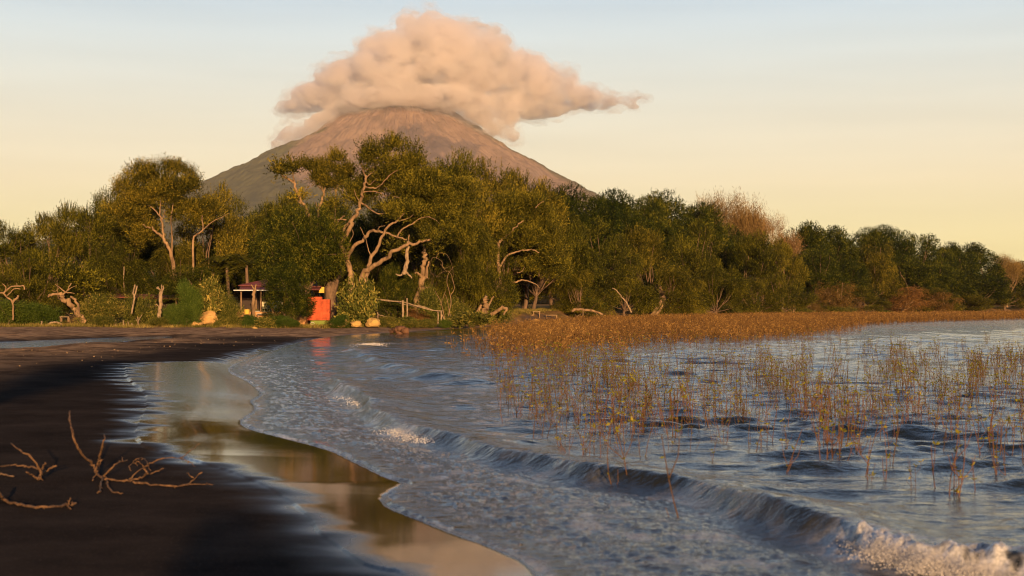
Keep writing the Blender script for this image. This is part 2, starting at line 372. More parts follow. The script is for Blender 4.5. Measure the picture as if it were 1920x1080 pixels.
# foam: the fringe of the swash, lace in the swash, the broken parts of the crest
fr = np.exp(-((sn + 0.05) / (0.022 + 0.04 * np.clip(noise(X * 1.5, Y * 1.5) + 0.2, 0, 1))) ** 2) * sstep(55, 30, Y) * (0.35 + 0.65 * sstep(-0.2, 0.5, noise(X * 2.1, Y * 2.1)))
lace = sstep(0.10, 0.55, fbm(X * 2.6, Y * 2.0, o=5)) * swz * (0.35 + 0.5 * sstep(-0.2, 0.4, noise(X * 0.6, Y * 0.5)))
brkf = 0
for c0, wth in ((None, 0),):
    pass
def spot(px, py, r): 
    q = G(px, py); return np.exp(-(((X - q[0]) ** 2 + (Y - q[1]) ** 2) / r ** 2))
brkf = (spot(655, 738, 1.0) * 0.5 + spot(770, 815, 0.5) * .5 + spot(735, 795, 0.5) * .3 + 1.0 * (spot(1620, 1030, 0.35) + spot(1720, 1055, 0.5) + spot(1830, 1075, 0.4) + spot(1950, 1090, 0.5))) * np.exp(-((offn + 0.12) / 0.25) ** 2)
brkf = brkf + 0.55 * sstep(0.25, 0.6, noise(al * 0.8 + 11, al * 0)) * np.exp(-((offn + 0.12) / 0.10) ** 2) * end
for px, py, r in ((705, 645, 1.2), (690, 650, 0.9), (808, 623, 1.2), (640, 660, 0.6)): brkf = brkf + 0.55 * spot(px, py, r) * sstep(-0.1, 0.3, noise(X * 1.3, Y * 0.8) + 0.2)
foam = np.clip(fr * 0.75 + 0.34 * lace + brkf * (0.6 + 0.8 * fbm(X * 6, Y * 5, o=3)), 0, 1)
Z = Z + (0.012 + 0.022 * sstep(0.0, 1.0, np.clip(brkf, 0, 1))) * np.clip(foam, 0, 1) * sstep(0.15, 0.6, foam) * (0.6 + 1.4 * fbm(X * 9, Y * 9, o=3))
m, nt, b = new_mat("lake_water")
fa = attr(nt, 'foam'); sw = attr(nt, 'swash'); fd = attr(nt, 'far')
setb(b, Roughness=0.06); b.inputs['IOR'].default_value = 1.33
wc = mixc(nt, sw, (0.010, 0.012, 0.005), (0.022, 0.022, 0.024))
nt.links.new(wc, b.inputs['Base Color'])
h1 = ntex(nt, 3.4, 5, 0.58, mapscale=(0.7, 1.3, 1)); h2 = ntex(nt, 11.0, 4, 0.6, mapscale=(0.75, 1.2, 1)); h3 = ntex(nt, 0.9, 3, 0.5, mapscale=(0.6, 1.3, 1))
n_a = bump(nt, h3, 1.0, 0.10, None)
_b = nt.nodes[-1]; nt.links.new(fd, _b.inputs['Strength'])
n_b = bump(nt, h1, 0.8, 0.055, None, n_a)
n_c = bump(nt, h2, 0.8, 0.010, None, n_b)
_h3 = ntex(nt, 26.0, 5, 0.7)
n_d = bump(nt, _h3, 1.0, 0.009, b, n_c); nt.links.new(sw, nt.nodes[-1].inputs['Strength'])
fm = NN(nt, 'ShaderNodeBsdfPrincipled'); fm.inputs['Base Color'].default_value = (0.74, 0.72, 0.70, 1); fm.inputs['Roughness'].default_value = 0.5
fm.inputs['Subsurface Weight'].default_value = 0.0
bump(nt, ntex(nt, 60, 3, 0.7), 0.8, 0.01, fm)
fn = math_(nt, 'MULTIPLY', fa, math_(nt, 'MULTIPLY_ADD', ntex(nt, 38, 5, 0.75), 2.6, -0.55), clamp=True)
ms = NN(nt, 'ShaderNodeMixShader'); nt.links.new(fn, ms.inputs[0]); nt.links.new(b.outputs[0], ms.inputs[1]); nt.links.new(fm.outputs[0], ms.inputs[2])
nt.links.new(ms.outputs[0], nt.nodes['Material Output'].inputs[0])
WATER_M = m
tag(obj('lake', np.stack([X, Y, Z], 1), F, m, smooth=True, attrs={'foam': foam, 'swash': swz, 'far': 0.15 + 0.85 * sstep(25, 90, Rr)}), 'choppy lake with a small wave breaking along the beach', kind='structure')

# lagoon behind the sand spit
lx = np.linspace(-70, -12, 180); ly = np.linspace(38, 82, 140); LX, LY = np.meshgrid(lx, ly); n_, m_ = LX.shape
idx = np.arange(n_ * m_).reshape(n_, m_); F = np.stack([idx[:-1, :-1].ravel(), idx[:-1, 1:].ravel(), idx[1:, 1:].ravel(), idx[1:, :-1].ravel()], 1)
LX = LX.ravel(); LY = LY.ravel(); ldd = sdist(LX, LY, LAG + [LAG[0]], [])
k = (ldd > -3)[F].any(1); F = F[k]; used = np.unique(F); remap = np.full(len(LX), -1); remap[used] = np.arange(len(used))
V = np.stack([LX, LY, LAG_Z - 0.1 * 0 + 0.006 * fbm(LX * 1.5, LY * 1.2, o=3)], 1)[used]
tag(obj('lagoon', V, remap[F], m, smooth=True, attrs={'foam': np.zeros(len(V)), 'swash': np.zeros(len(V)), 'far': np.full(len(V), 0.7)}), 'narrow rippled lagoon behind the sand spit', kind='structure')
# ================================================================ volcano
VC = np.array([(757 - 960) / FPX * 10000, 10000.0])
zr = [(0, 1385), (60, 1395), (130, 1385), (200, 1440), (300, 1400), (390, 1340)]
rad = np.array([0, 120, 220, 300, 400, 506, 640, 780, 956, 1150, 1350, 1700, 2200, 3000, 4200, 6000, 9000])
zl  = np.array([1640, 1600, 1530, 1455, 1368, 1290, 1190, 1110, 1035, 935, 838, 660, 470, 270, 130, 50, 20])   # left flank
zrr = np.array([1640, 1590, 1510, 1425, 1335, 1262, 1165, 1080, 968, 860, 765, 610, 440, 260, 130, 50, 20])      # right flank
ra = np.concatenate([np.linspace(0, 300, 24), 300 * np.exp(np.arange(0.008, math.log(9000 / 300), 0.0085))])
aa = np.concatenate([np.linspace(-math.pi, 0, 900, endpoint=False), np.linspace(0, math.pi, 160, endpoint=False)])
A, Rv = np.meshgrid(aa, ra)
side = 0.5 + 0.5 * np.cos(A)
base = (1 - side) * np.interp(Rv, rad, zl) + side * np.interp(Rv, rad, zrr)
ca, sa = np.cos(A), np.sin(A)
lr = np.log(np.maximum(Rv, 40) / 40)
warp = 0.35 * fbm(ca * 2.2 + lr * 0.5, sa * 2.2, lr * 0.6, o=3)
gul = fbm((ca + warp * 0.22) * 8, (sa + warp * 0.22) * 8, lr * 1.8, o=5, gain=0.62)
rid = 1 - np.abs(fbm((ca + warp * 0.1) * 15, (sa + warp * 0.1) * 15, lr * 0.9 + 7, o=3)) * 2
k = sstep(80, 900, Rv)
base = base + k * (36 * gul + 6 * rid) * np.clip(base / 900, 0.1, 1) + 26 * fbm(ca * Rv / 220, sa * Rv / 220, o=5) * k
X = VC[0] + ca * Rv; Y = VC[1] + sa * Rv; Z = base - 0.0
n, mm = A.shape; idx = np.arange(n * mm).reshape(n, mm); nx = np.roll(idx, -1, 1)
F = np.stack([idx[:-1].ravel(), nx[:-1].ravel(), nx[1:].ravel(), idx[1:].ravel()], 1)
# vegetation climbs the left flank; the middle is bare scree with darker gullies
deg = np.degrees(A)                      # -90 faces the camera, -180 left, 0 right
pxl = 757 + ca * Rv / 3.75; hgt = Z
veg_edge = np.interp(hgt, [600, 800, 950, 1100, 1250, 1350], [640, 600, 575, 590, 620, 640])
veg = sstep(14, -14, pxl - veg_edge + 26 * fbm(ca * Rv / 260, sa * Rv / 260, o=5) + 10 * gul)
veg = np.maximum(veg, sstep(60, 20, hgt - 640 + 120 * gul))
veg = np.maximum(veg, 0.75 * sstep(12, 50, pxl - np.interp(hgt, [760, 1000, 1250], [1068, 975, 860]) + 24 * gul + 12 * rid))
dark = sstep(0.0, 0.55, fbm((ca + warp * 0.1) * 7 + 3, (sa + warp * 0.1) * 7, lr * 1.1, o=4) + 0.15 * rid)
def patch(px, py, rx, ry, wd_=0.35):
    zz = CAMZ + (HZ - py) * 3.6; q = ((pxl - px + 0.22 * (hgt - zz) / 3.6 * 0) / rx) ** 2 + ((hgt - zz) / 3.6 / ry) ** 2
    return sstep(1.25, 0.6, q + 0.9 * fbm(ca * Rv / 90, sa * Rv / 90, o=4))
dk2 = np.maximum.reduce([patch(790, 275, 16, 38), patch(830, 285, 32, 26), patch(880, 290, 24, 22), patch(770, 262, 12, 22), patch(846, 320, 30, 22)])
top = sstep(1290, 1380, hgt + 30 * gul)  # dark crater rock, with the cloud's shade painted into the colour
m, nt, b = new_mat("volcano_slope")
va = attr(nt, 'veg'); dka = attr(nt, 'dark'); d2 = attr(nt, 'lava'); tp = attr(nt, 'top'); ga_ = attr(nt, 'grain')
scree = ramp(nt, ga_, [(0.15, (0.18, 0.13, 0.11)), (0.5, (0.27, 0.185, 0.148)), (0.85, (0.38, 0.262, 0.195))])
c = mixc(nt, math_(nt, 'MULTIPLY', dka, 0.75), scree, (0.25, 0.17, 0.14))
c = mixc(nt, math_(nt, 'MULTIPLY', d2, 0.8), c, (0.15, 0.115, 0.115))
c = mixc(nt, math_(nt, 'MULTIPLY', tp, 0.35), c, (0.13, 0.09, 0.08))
vegc = ramp(nt, ntex(nt, 0.012, 8, 0.7), [(0.35, (0.055, 0.058, 0.028)), (0.65, (0.11, 0.105, 0.045))])
c = mixc(nt, va, c, vegc)
nt.links.new(c, b.inputs['Base Color']); setb(b, Roughness=0.95); b.inputs['Specular IOR Level'].default_value = 0.0
bump(nt, ntex(nt, 0.02, 9, 0.72), 0.8, 24, b)
grain = 0.5 + 0.10 * fbm((ca + warp * .2) * 22, (sa + warp * .2) * 22, lr * 3.5, o=4) + 0.30 * fbm(ca * Rv / 260, sa * Rv / 260, Z / 160, o=5) + 0.22 * fbm(ca * Rv / 60, sa * Rv / 60, o=4)
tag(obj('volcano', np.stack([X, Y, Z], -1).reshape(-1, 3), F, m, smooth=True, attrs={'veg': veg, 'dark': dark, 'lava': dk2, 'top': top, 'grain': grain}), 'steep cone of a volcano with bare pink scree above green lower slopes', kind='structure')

# ================================================================ the cloud on its summit
def ico(n=3):
    import bmesh
    bm = bmesh.new(); bmesh.ops.create_icosphere(bm, subdivisions=n, radius=1.0)
    V = np.array([v.co[:] for v in bm.verts]); F = np.array([[v.index for v in f.verts] for f in bm.faces]); bm.free(); return V, F
IV, IF = ico(3)
CL = [  # px, py, rx, ry (photo px), depth offset m, depth radius m
 (745,146,76,54,-360,330),(820,112,78,60,-380,330),(890,135,78,56,-360,330),(672,158,74,36,-250,300),(612,182,60,22,-120,260),(566,199,46,12,0,200),(532,204,24,6,0,110),
 (792,96,46,26,-200,240),(842,76,46,20,-120,190),(722,98,28,20,-200,150),(893,46,26,8,20,90),(925,54,18,8,30,80),(950,74,11,12,20,80),(700,108,30,26,-100,180),
 (925,98,22,12,20,100),(965,146,62,40,-200,280),(1015,168,70,34,-150,260),(1070,184,66,22,-60,220),(1120,191,50,12,0,150),(1160,188,34,7,20,110),(1195,182,26,4,30,80),(1180,197,22,4,30,70),
 (1000,204,70,19,-40,230),(950,200,50,26,-160,220),(760,194,118,24,-330,330),(830,198,78,24,-330,330),(690,206,52,16,-300,260),(890,208,56,28,-240,240),(905,222,38,24,-300,180),(938,232,28,28,-240,160),(962,262,16,12,-200,80),(925,248,22,16,-290,110),
 (645,212,32,14,-180,140),(612,228,28,14,-150,110),(584,243,30,17,-120,120),(556,256,28,17,-60,110),(534,268,20,14,-40,80),(522,280,12,9,-20,60),
 (650,146,30,20,-100,150),(1045,160,34,16,0,140)]
vs, fs = [], []
r3 = np.random.default_rng(5)
def add_e(c, rx, ry, rz):
    vs.append(IV * np.array([rx, ry, rz]) + c); fs.append(IF + (len(vs) - 1) * len(IV))
SC = 3.75
for px, py, rx, ry, dy, dr in CL:
    c = P(px, py, 10000); c[1] += dy
    add_e(c, rx * SC, dr, ry * SC)
    nb = int(7 + rx * ry / 260)
    for i in range(nb):                          # cauliflower bulges round each mass
        d = r3.normal(size=3); d /= np.linalg.norm(d); d[2] = d[2] if d[2] > -0.2 else -0.4 * d[2]
        q = c + d * np.array([rx * SC, dr, ry * SC]) * r3.uniform(0.78, 1.0)
        rr = r3.uniform(0.20, 0.42) * min(rx, ry) * SC + 6
        add_e(q, rr * r3.uniform(1, 1.7), rr * 1.2, rr)
me = mesh_data('cloud_raw', np.concatenate(vs), np.concatenate(fs), m)
tmp = link('cloud_raw', me)
md = tmp.modifiers.new('r', 'REMESH'); md.mode = 'VOXEL'; md.voxel_size = 13.0
dg = bpy.context.evaluated_depsgraph_get(); me2 = bpy.data.meshes.new_from_object(tmp.evaluated_get(dg))
bpy.data.objects.remove(tmp)
N = len(me2.vertices); co = np.empty(N * 3); me2.vertices.foreach_get('co', co); co = co.reshape(-1, 3)
no = np.empty(N * 3); me2.vertices.foreach_get('normal', no); no = no.reshape(-1, 3)
q = co / 230.0; d = 24 * (0.5 - np.abs(fbm(q[:, 0], q[:, 1], q[:, 2] * 1.2, o=2))) * 1.0 + 17 * fbm(q[:, 0] * 3.2, q[:, 1] * 3.2, q[:, 2] * 3.2, o=4, gain=0.6) - 8
co2 = co + no * d[:, None] + np.stack([22 * noise(co[:, 0] / 90, co[:, 1] / 90, co[:, 2] / 60), 0 * d, 8 * noise(co[:, 2] / 60, co[:, 0] / 80, co[:, 1] / 60)], 1)
def remesh(me, vox):
    t_ = link('cloud_tmp', me); md = t_.modifiers.new('r', 'REMESH'); md.mode = 'VOXEL'; md.voxel_size = vox
    dg = bpy.context.evaluated_depsgraph_get(); dg.update(); o2 = bpy.data.meshes.new_from_object(t_.evaluated_get(dg)); bpy.data.objects.remove(t_); return o2
me_src = me2.copy()
me2.vertices.foreach_set('co', co2.astype(np.float32).ravel()); me2.update(); me2 = remesh(me2, 11.0)
me2.materials.clear()
m = bpy.data.materials.new("cloud_vapour"); m.use_nodes = True; nt = m.node_tree; nt.nodes.clear()
pv = NN(nt, 'ShaderNodeVolumePrincipled'); pv.inputs['Color'].default_value = (0.955, 0.92, 0.92, 1); pv.inputs['Anisotropy'].default_value = 0.12
CD = 0.015
tcn = NN(nt, 'ShaderNodeTexCoord').outputs['Object']
dn = ntex(nt, 0.007, 5, 0.62, vec=tcn)
mrn = NN(nt, 'ShaderNodeMapRange'); mrn.inputs[1].default_value = 0.41; mrn.inputs[2].default_value = 0.60; mrn.inputs[3].default_value = 0.0; mrn.inputs[4].default_value = CD * 1.6
nt.links.new(dn, mrn.inputs[0]); nt.links.new(mrn.outputs[0], pv.inputs['Density'])
o_ = NN(nt, 'ShaderNodeOutputMaterial'); nt.links.new(pv.outputs[0], o_.inputs['Volume'])
m.cycles.homogeneous_volume = False; m.cycles.volume_step_rate = 1.0
me2.materials.append(m)
me2.name = 'clouds'
cloud_o = link('clouds', me2); tag(cloud_o, 'cap of peach and grey cloud clinging to the volcano summit', kind='stuff')

# a thin torn veil of vapour round the dense body
me3 = me_src
s_ = co / np.array([150.0, 150, 90]); f_ = fbm(s_[:, 0], s_[:, 1], s_[:, 2], o=4, gain=0.6)
co3 = co2 + no * (26 + 55 * np.clip(f_ + 0.15, 0, 1))[:, None] + np.stack([45 * noise(s_[:, 2], s_[:, 0] + 7, s_[:, 1]), 0 * f_, 10 * f_], 1)
me3.vertices.foreach_set('co', co3.astype(np.float32).ravel()); me3.update(); me3 = remesh(me3, 16.0); me3.name = 'vapour_veil'; me3.materials.clear()
m = bpy.data.materials.new("thin_vapour"); m.use_nodes = True; nt = m.node_tree; nt.nodes.clear()
pv = NN(nt, 'ShaderNodeVolumePrincipled'); pv.inputs['Color'].default_value = (0.96, 0.94, 0.93, 1); pv.inputs['Anisotropy'].default_value = 0.1
dn = ntex(nt, 0.010, 6, 0.68, vec=NN(nt, 'ShaderNodeTexCoord').outputs['Object'], mapscale=(0.6, 1, 1.3))
mrn = NN(nt, 'ShaderNodeMapRange'); mrn.inputs[1].default_value = 0.47; mrn.inputs[2].default_value = 0.72; mrn.inputs[3].default_value = 0.0; mrn.inputs[4].default_value = 0.010
nt.links.new(dn, mrn.inputs[0]); nt.links.new(mrn.outputs[0], pv.inputs['Density'])
o_ = NN(nt, 'ShaderNodeOutputMaterial'); nt.links.new(pv.outputs[0], o_.inputs['Volume']); m.cycles.homogeneous_volume = False
me3.materials.append(m); link('vapour_veil', me3, cloud_o)
# ================================================================ air
def air_box(dens):
    V = np.array([[x, y, z] for x in (-14000, 14000) for y in (-420, 16000) for z in (-6, 1900)], float)
    m = bpy.data.materials.new("evening_air"); m.use_nodes = True; nt = m.node_tree; nt.nodes.clear()
    pv = NN(nt, 'ShaderNodeVolumePrincipled'); pv.inputs['Color'].default_value = (0.93, 0.90, 0.86, 1); pv.inputs['Density'].default_value = dens; pv.inputs['Anisotropy'].default_value = 0.0
    o_ = NN(nt, 'ShaderNodeOutputMaterial'); nt.links.new(pv.outputs[0], o_.inputs['Volume']); m.cycles.homogeneous_volume = True
    tag(obj('haze', V, [[0, 1, 3, 2], [4, 6, 7, 5], [0, 4, 5, 1], [2, 3, 7, 6], [0, 2, 6, 4], [1, 5, 7, 3]], m), 'thin warm evening haze', kind='stuff')
HAZE = 2.3e-5
if HAZE: air_box(HAZE)
# ================================================================ plant builders
class MB:
    """collects tubes and leaves and boxes as quads"""
    def __init__(s): s.V = []; s.F = []; s.T = []; s.n = 0
    def add(s, V, F, t=0.5):
        V = np.asarray(V, float); s.V.append(V); s.F.append(np.asarray(F) + s.n); s.n += len(V)
        s.T.append(np.full(len(V), t) if np.isscalar(t) else np.asarray(t, float))
    def tube(s, pts, rad, sides=6, cap=True):
        pts = np.asarray(pts, float); n = len(pts); rad = np.full(n, rad) if np.isscalar(rad) else np.asarray(rad, float)
        tg = np.gradient(pts, axis=0); tg /= np.linalg.norm(tg, axis=1)[:, None] + 1e-9
        up = np.array([0.13, 0.21, 0.97]) if abs(tg[0][2]) < 0.8 else np.array([0.9, 0.3, 0.1])
        A_ = np.cross(tg, up); A_ /= np.linalg.norm(A_, axis=1)[:, None] + 1e-9; B_ = np.cross(tg, A_)
        an = np.arange(sides) / sides * 2 * math.pi
        V = pts[:, None] + rad[:, None, None] * (np.cos(an)[None, :, None] * A_[:, None] + np.sin(an)[None, :, None] * B_[:, None])
        i = np.arange(n * sides).reshape(n, sides); j = np.roll(i, -1, 1)
        F = np.stack([i[:-1].ravel(), j[:-1].ravel(), j[1:].ravel(), i[1:].ravel()], 1)
        V = V.reshape(-1, 3)
        if cap:
            V = np.vstack([V, pts[-1:]]); c = len(V) - 1; e = i[-1]
            F = np.vstack([F, [[e[k], e[(k + 1) % sides], e[(k + 1) % sides], c] for k in range(0)]]) if False else F
            cap_f = [[e[k], e[(k + 1) % sides], e[(k + 2) % sides], c] for k in range(0, sides - 1, 2)]
            F = np.vstack([F, cap_f])
        s.add(V, F)
    def leaves(s, c, d, L, W, t, up=None):
        """flat pointed leaves: base c, direction d, length L, width W"""
        N = len(c); d = d / (np.linalg.norm(d, axis=1)[:, None] + 1e-9)
        r = rng.normal(size=(N, 3)) if up is None else up + 0.5 * rng.normal(size=(N, 3))
        sd = np.cross(d, r); sd /= np.linalg.norm(sd, axis=1)[:, None] + 1e-9
        L = np.broadcast_to(L, (N,))[:, None]; W = np.broadcast_to(W, (N,))[:, None]
        m = c + d * L * 0.45
        V = np.stack([c, m + sd * W * 0.5, c + d * L, m - sd * W * 0.5], 1).reshape(-1, 3)
        F = np.arange(4 * N).reshape(N, 4); s.add(V, F, np.repeat(np.broadcast_to(t, (N,)), 4))
    def box(s, c, size, rz=0.0, tilt=None):
        h = np.array(size) / 2.0
        V = np.array([[x, y, z] for x in (-1, 1) for y in (-1, 1) for z in (-1, 1)], float) * h
        if tilt is not None: V = V @ np.array(Matrix.Rotation(tilt[0], 3, tilt[1])).T
        c_, s_ = math.cos(rz), math.sin(rz); V = V @ np.array([[c_, s_, 0], [-s_, c_, 0], [0, 0, 1]])
        s.add(V + np.asarray(c, float), [[0, 1, 3, 2], [4, 6, 7, 5], [0, 4, 5, 1], [2, 3, 7, 6], [0, 2, 6, 4], [1, 5, 7, 3]])
    def data(s, name, mat, smooth=False):
        return mesh_data(name, np.concatenate(s.V), np.concatenate(s.F), mat, smooth, {'tint': np.concatenate(s.T)})
    def build(s, name, mat, parent=None, smooth=False, loc=(0, 0, 0)): return link(name, s.data(name, mat, smooth), parent, loc)

def wiggle(p0, p1, n, amp, seed_r):
    t = np.linspace(0, 1, n)[:, None]; p = p0 + (p1 - p0) * t
    o = np.cumsum(seed_r.normal(size=(n, 3)), 0); o -= o[0] + (o[-1] - o[0]) * t
    return p + o * amp * np.linalg.norm(p1 - p0) / math.sqrt(n) * 0.5

def crown(mb, lobes, nspray, lps, leaf, style, r_, spread=0.7, tint=(0.5, 0.22), gap=-0.12, gfreq=0.5):
    """lobes (x,y,z,rx,ry,rz): sprays of leaves grow outward from them; style 'up', 'weep' or 'dome'"""
    lobes = np.array(lobes, float); wgt = (lobes[:, 3] * lobes[:, 5]) ** 1.0; wgt /= wgt.sum()
    li = r_.choice(len(lobes), nspray, p=wgt); lb = lobes[li]
    u = r_.normal(size=(nspray, 3)); u /= np.linalg.norm(u, axis=1)[:, None]
    rr = np.where(r_.random(nspray) < 0.72, r_.uniform(0.78, 1.02, nspray), r_.uniform(0.25, 0.8, nspray))
    p = lb[:, :3] + u * lb[:, 3:] * rr[:, None]
    g = noise(p[:, 0] * gfreq, p[:, 1] * gfreq, p[:, 2] * gfreq * 1.3 + 3.3) + 0.4 * noise(p[:, 0] * gfreq * 2.7, p[:, 1] * gfreq * 2.7, p[:, 2] * gfreq * 2.7)
    k = g > gap; p, u, g, lb = p[k], u[k], g[k], lb[k]; n = len(p)
    rnd = r_.normal(size=(n, 3)) * 0.45
    if style == 'up': d = u * 0.6 + np.array([0, 0, 0.75]) + rnd
    elif style == 'weep': d = u * 0.75 + np.array([0, 0, -0.25]) + rnd
    else: d = u * 1.0 + np.array([0, 0, 0.25]) + rnd * 0.7
    d /= np.linalg.norm(d, axis=1)[:, None]
    Ls = leaf * r_.uniform(2.6, 6.0, n) * (1.0 if style != 'dome' else 0.45)
    t = np.tile(np.linspace(0.05, 1, lps), n)
    P0 = np.repeat(p, lps, 0) + np.repeat(d * Ls[:, None], lps, 0) * t[:, None]
    if style == 'weep': P0[:, 2] -= (np.repeat(Ls, lps) * t ** 2 * 0.6)
    dl = np.repeat(d, lps, 0) * 0.8 + r_.normal(size=P0.shape) * spread
    if style == 'weep': dl[:, 2] -= 0.5
    if style == 'up': dl[:, 2] += 0.25
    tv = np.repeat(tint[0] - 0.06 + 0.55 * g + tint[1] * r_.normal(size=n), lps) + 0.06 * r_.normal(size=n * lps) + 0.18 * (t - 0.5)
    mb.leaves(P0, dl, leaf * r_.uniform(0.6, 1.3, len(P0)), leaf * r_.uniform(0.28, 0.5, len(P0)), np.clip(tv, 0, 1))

def limbs(mb, base, lobes, r0, r_, twigs=3, lean=(0, 0, 0), fork=0.35):
    """a trunk that forks into one limb per lobe, each with a few side branches"""
    lobes = np.array(lobes, float); cen = lobes[:, :3].mean(0); base = np.array(base, float)
    top = base + (cen - base) * fork + np.array(lean)
    tr = wiggle(base, top, 7, 0.10, r_); mb.tube(np.vstack([base - [0, 0, 0.6], tr]), np.concatenate([[r0 * 1.35], np.linspace(r0 * 1.12, r0 * 0.8, 7)]), 8)
    for lb in lobes:
        st = tr[r_.integers(4, 7)]; e = lb[:3] + r_.normal(size=3) * lb[3:] * 0.15 + [0, 0, lb[5] * 0.3]
        mid = st + (e - st) * 0.5 + np.array([0, 0, -0.08 * np.linalg.norm(e - st)]) + r_.normal(size=3) * 0.05 * np.linalg.norm(e - st)
        pts = np.vstack([wiggle(st, mid, 5, 0.10, r_), wiggle(mid, e, 5, 0.12, r_)[1:]])
        rl = r0 * r_.uniform(0.38, 0.55); mb.tube(pts, np.linspace(rl, rl * 0.25, len(pts)), 6)
        for _ in range(twigs):
            i = r_.integers(4, len(pts)); q = lb[:3] + r_.normal(size=3) * lb[3:] * 0.55
            mb.tube(wiggle(pts[i], q, 5, 0.15, r_), np.linspace(rl * 0.28, rl * 0.06, 5), 4)

def rand_lobes(r_, n, R_, z0, z1, size, flat=0.7, fill=1.0):
    L_ = []
    for i in range(n):
        a = r_.uniform(0, 2 * math.pi); t = r_.uniform(0, 1); z = z0 + (z1 - z0) * t
        prof = math.sqrt(max(0.0, 1 - ((t - 0.30) / 0.75) ** 2)) ; rr = R_ * prof * math.sqrt(r_.uniform(0.15, 1)) * fill
        s_ = size * r_.uniform(0.7, 1.25)
        L_.append((rr * math.cos(a), rr * math.sin(a), z, s_, s_, s_ * flat))
    return L_

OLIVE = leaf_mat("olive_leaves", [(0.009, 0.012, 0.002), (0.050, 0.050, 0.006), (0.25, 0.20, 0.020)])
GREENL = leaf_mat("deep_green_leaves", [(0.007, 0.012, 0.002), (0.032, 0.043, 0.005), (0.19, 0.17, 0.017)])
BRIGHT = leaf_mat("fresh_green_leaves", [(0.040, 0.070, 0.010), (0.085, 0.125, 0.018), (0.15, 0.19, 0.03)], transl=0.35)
BROAD = leaf_mat("broad_olive_leaves", [(0.035, 0.045, 0.008), (0.09, 0.095, 0.016), (0.30, 0.24, 0.05)])
RUST = leaf_mat("rusty_leaves", [(0.07, 0.035, 0.012), (0.15, 0.075, 0.022), (0.26, 0.14, 0.04)])
DRYT = leaf_mat("dry_twigs", [(0.09, 0.055, 0.02), (0.19, 0.115, 0.04), (0.28, 0.18, 0.07)], 0.1, 0.0)
BARK = bark_mat("pale_bark", (0.09, 0.055, 0.03), (0.34, 0.215, 0.11))
BARKD = bark_mat("brown_bark", (0.06, 0.04, 0.025), (0.20, 0.125, 0.075))
BONE = bark_mat("weathered_wood", (0.14, 0.095, 0.055), (0.38, 0.27, 0.16), 8.0)

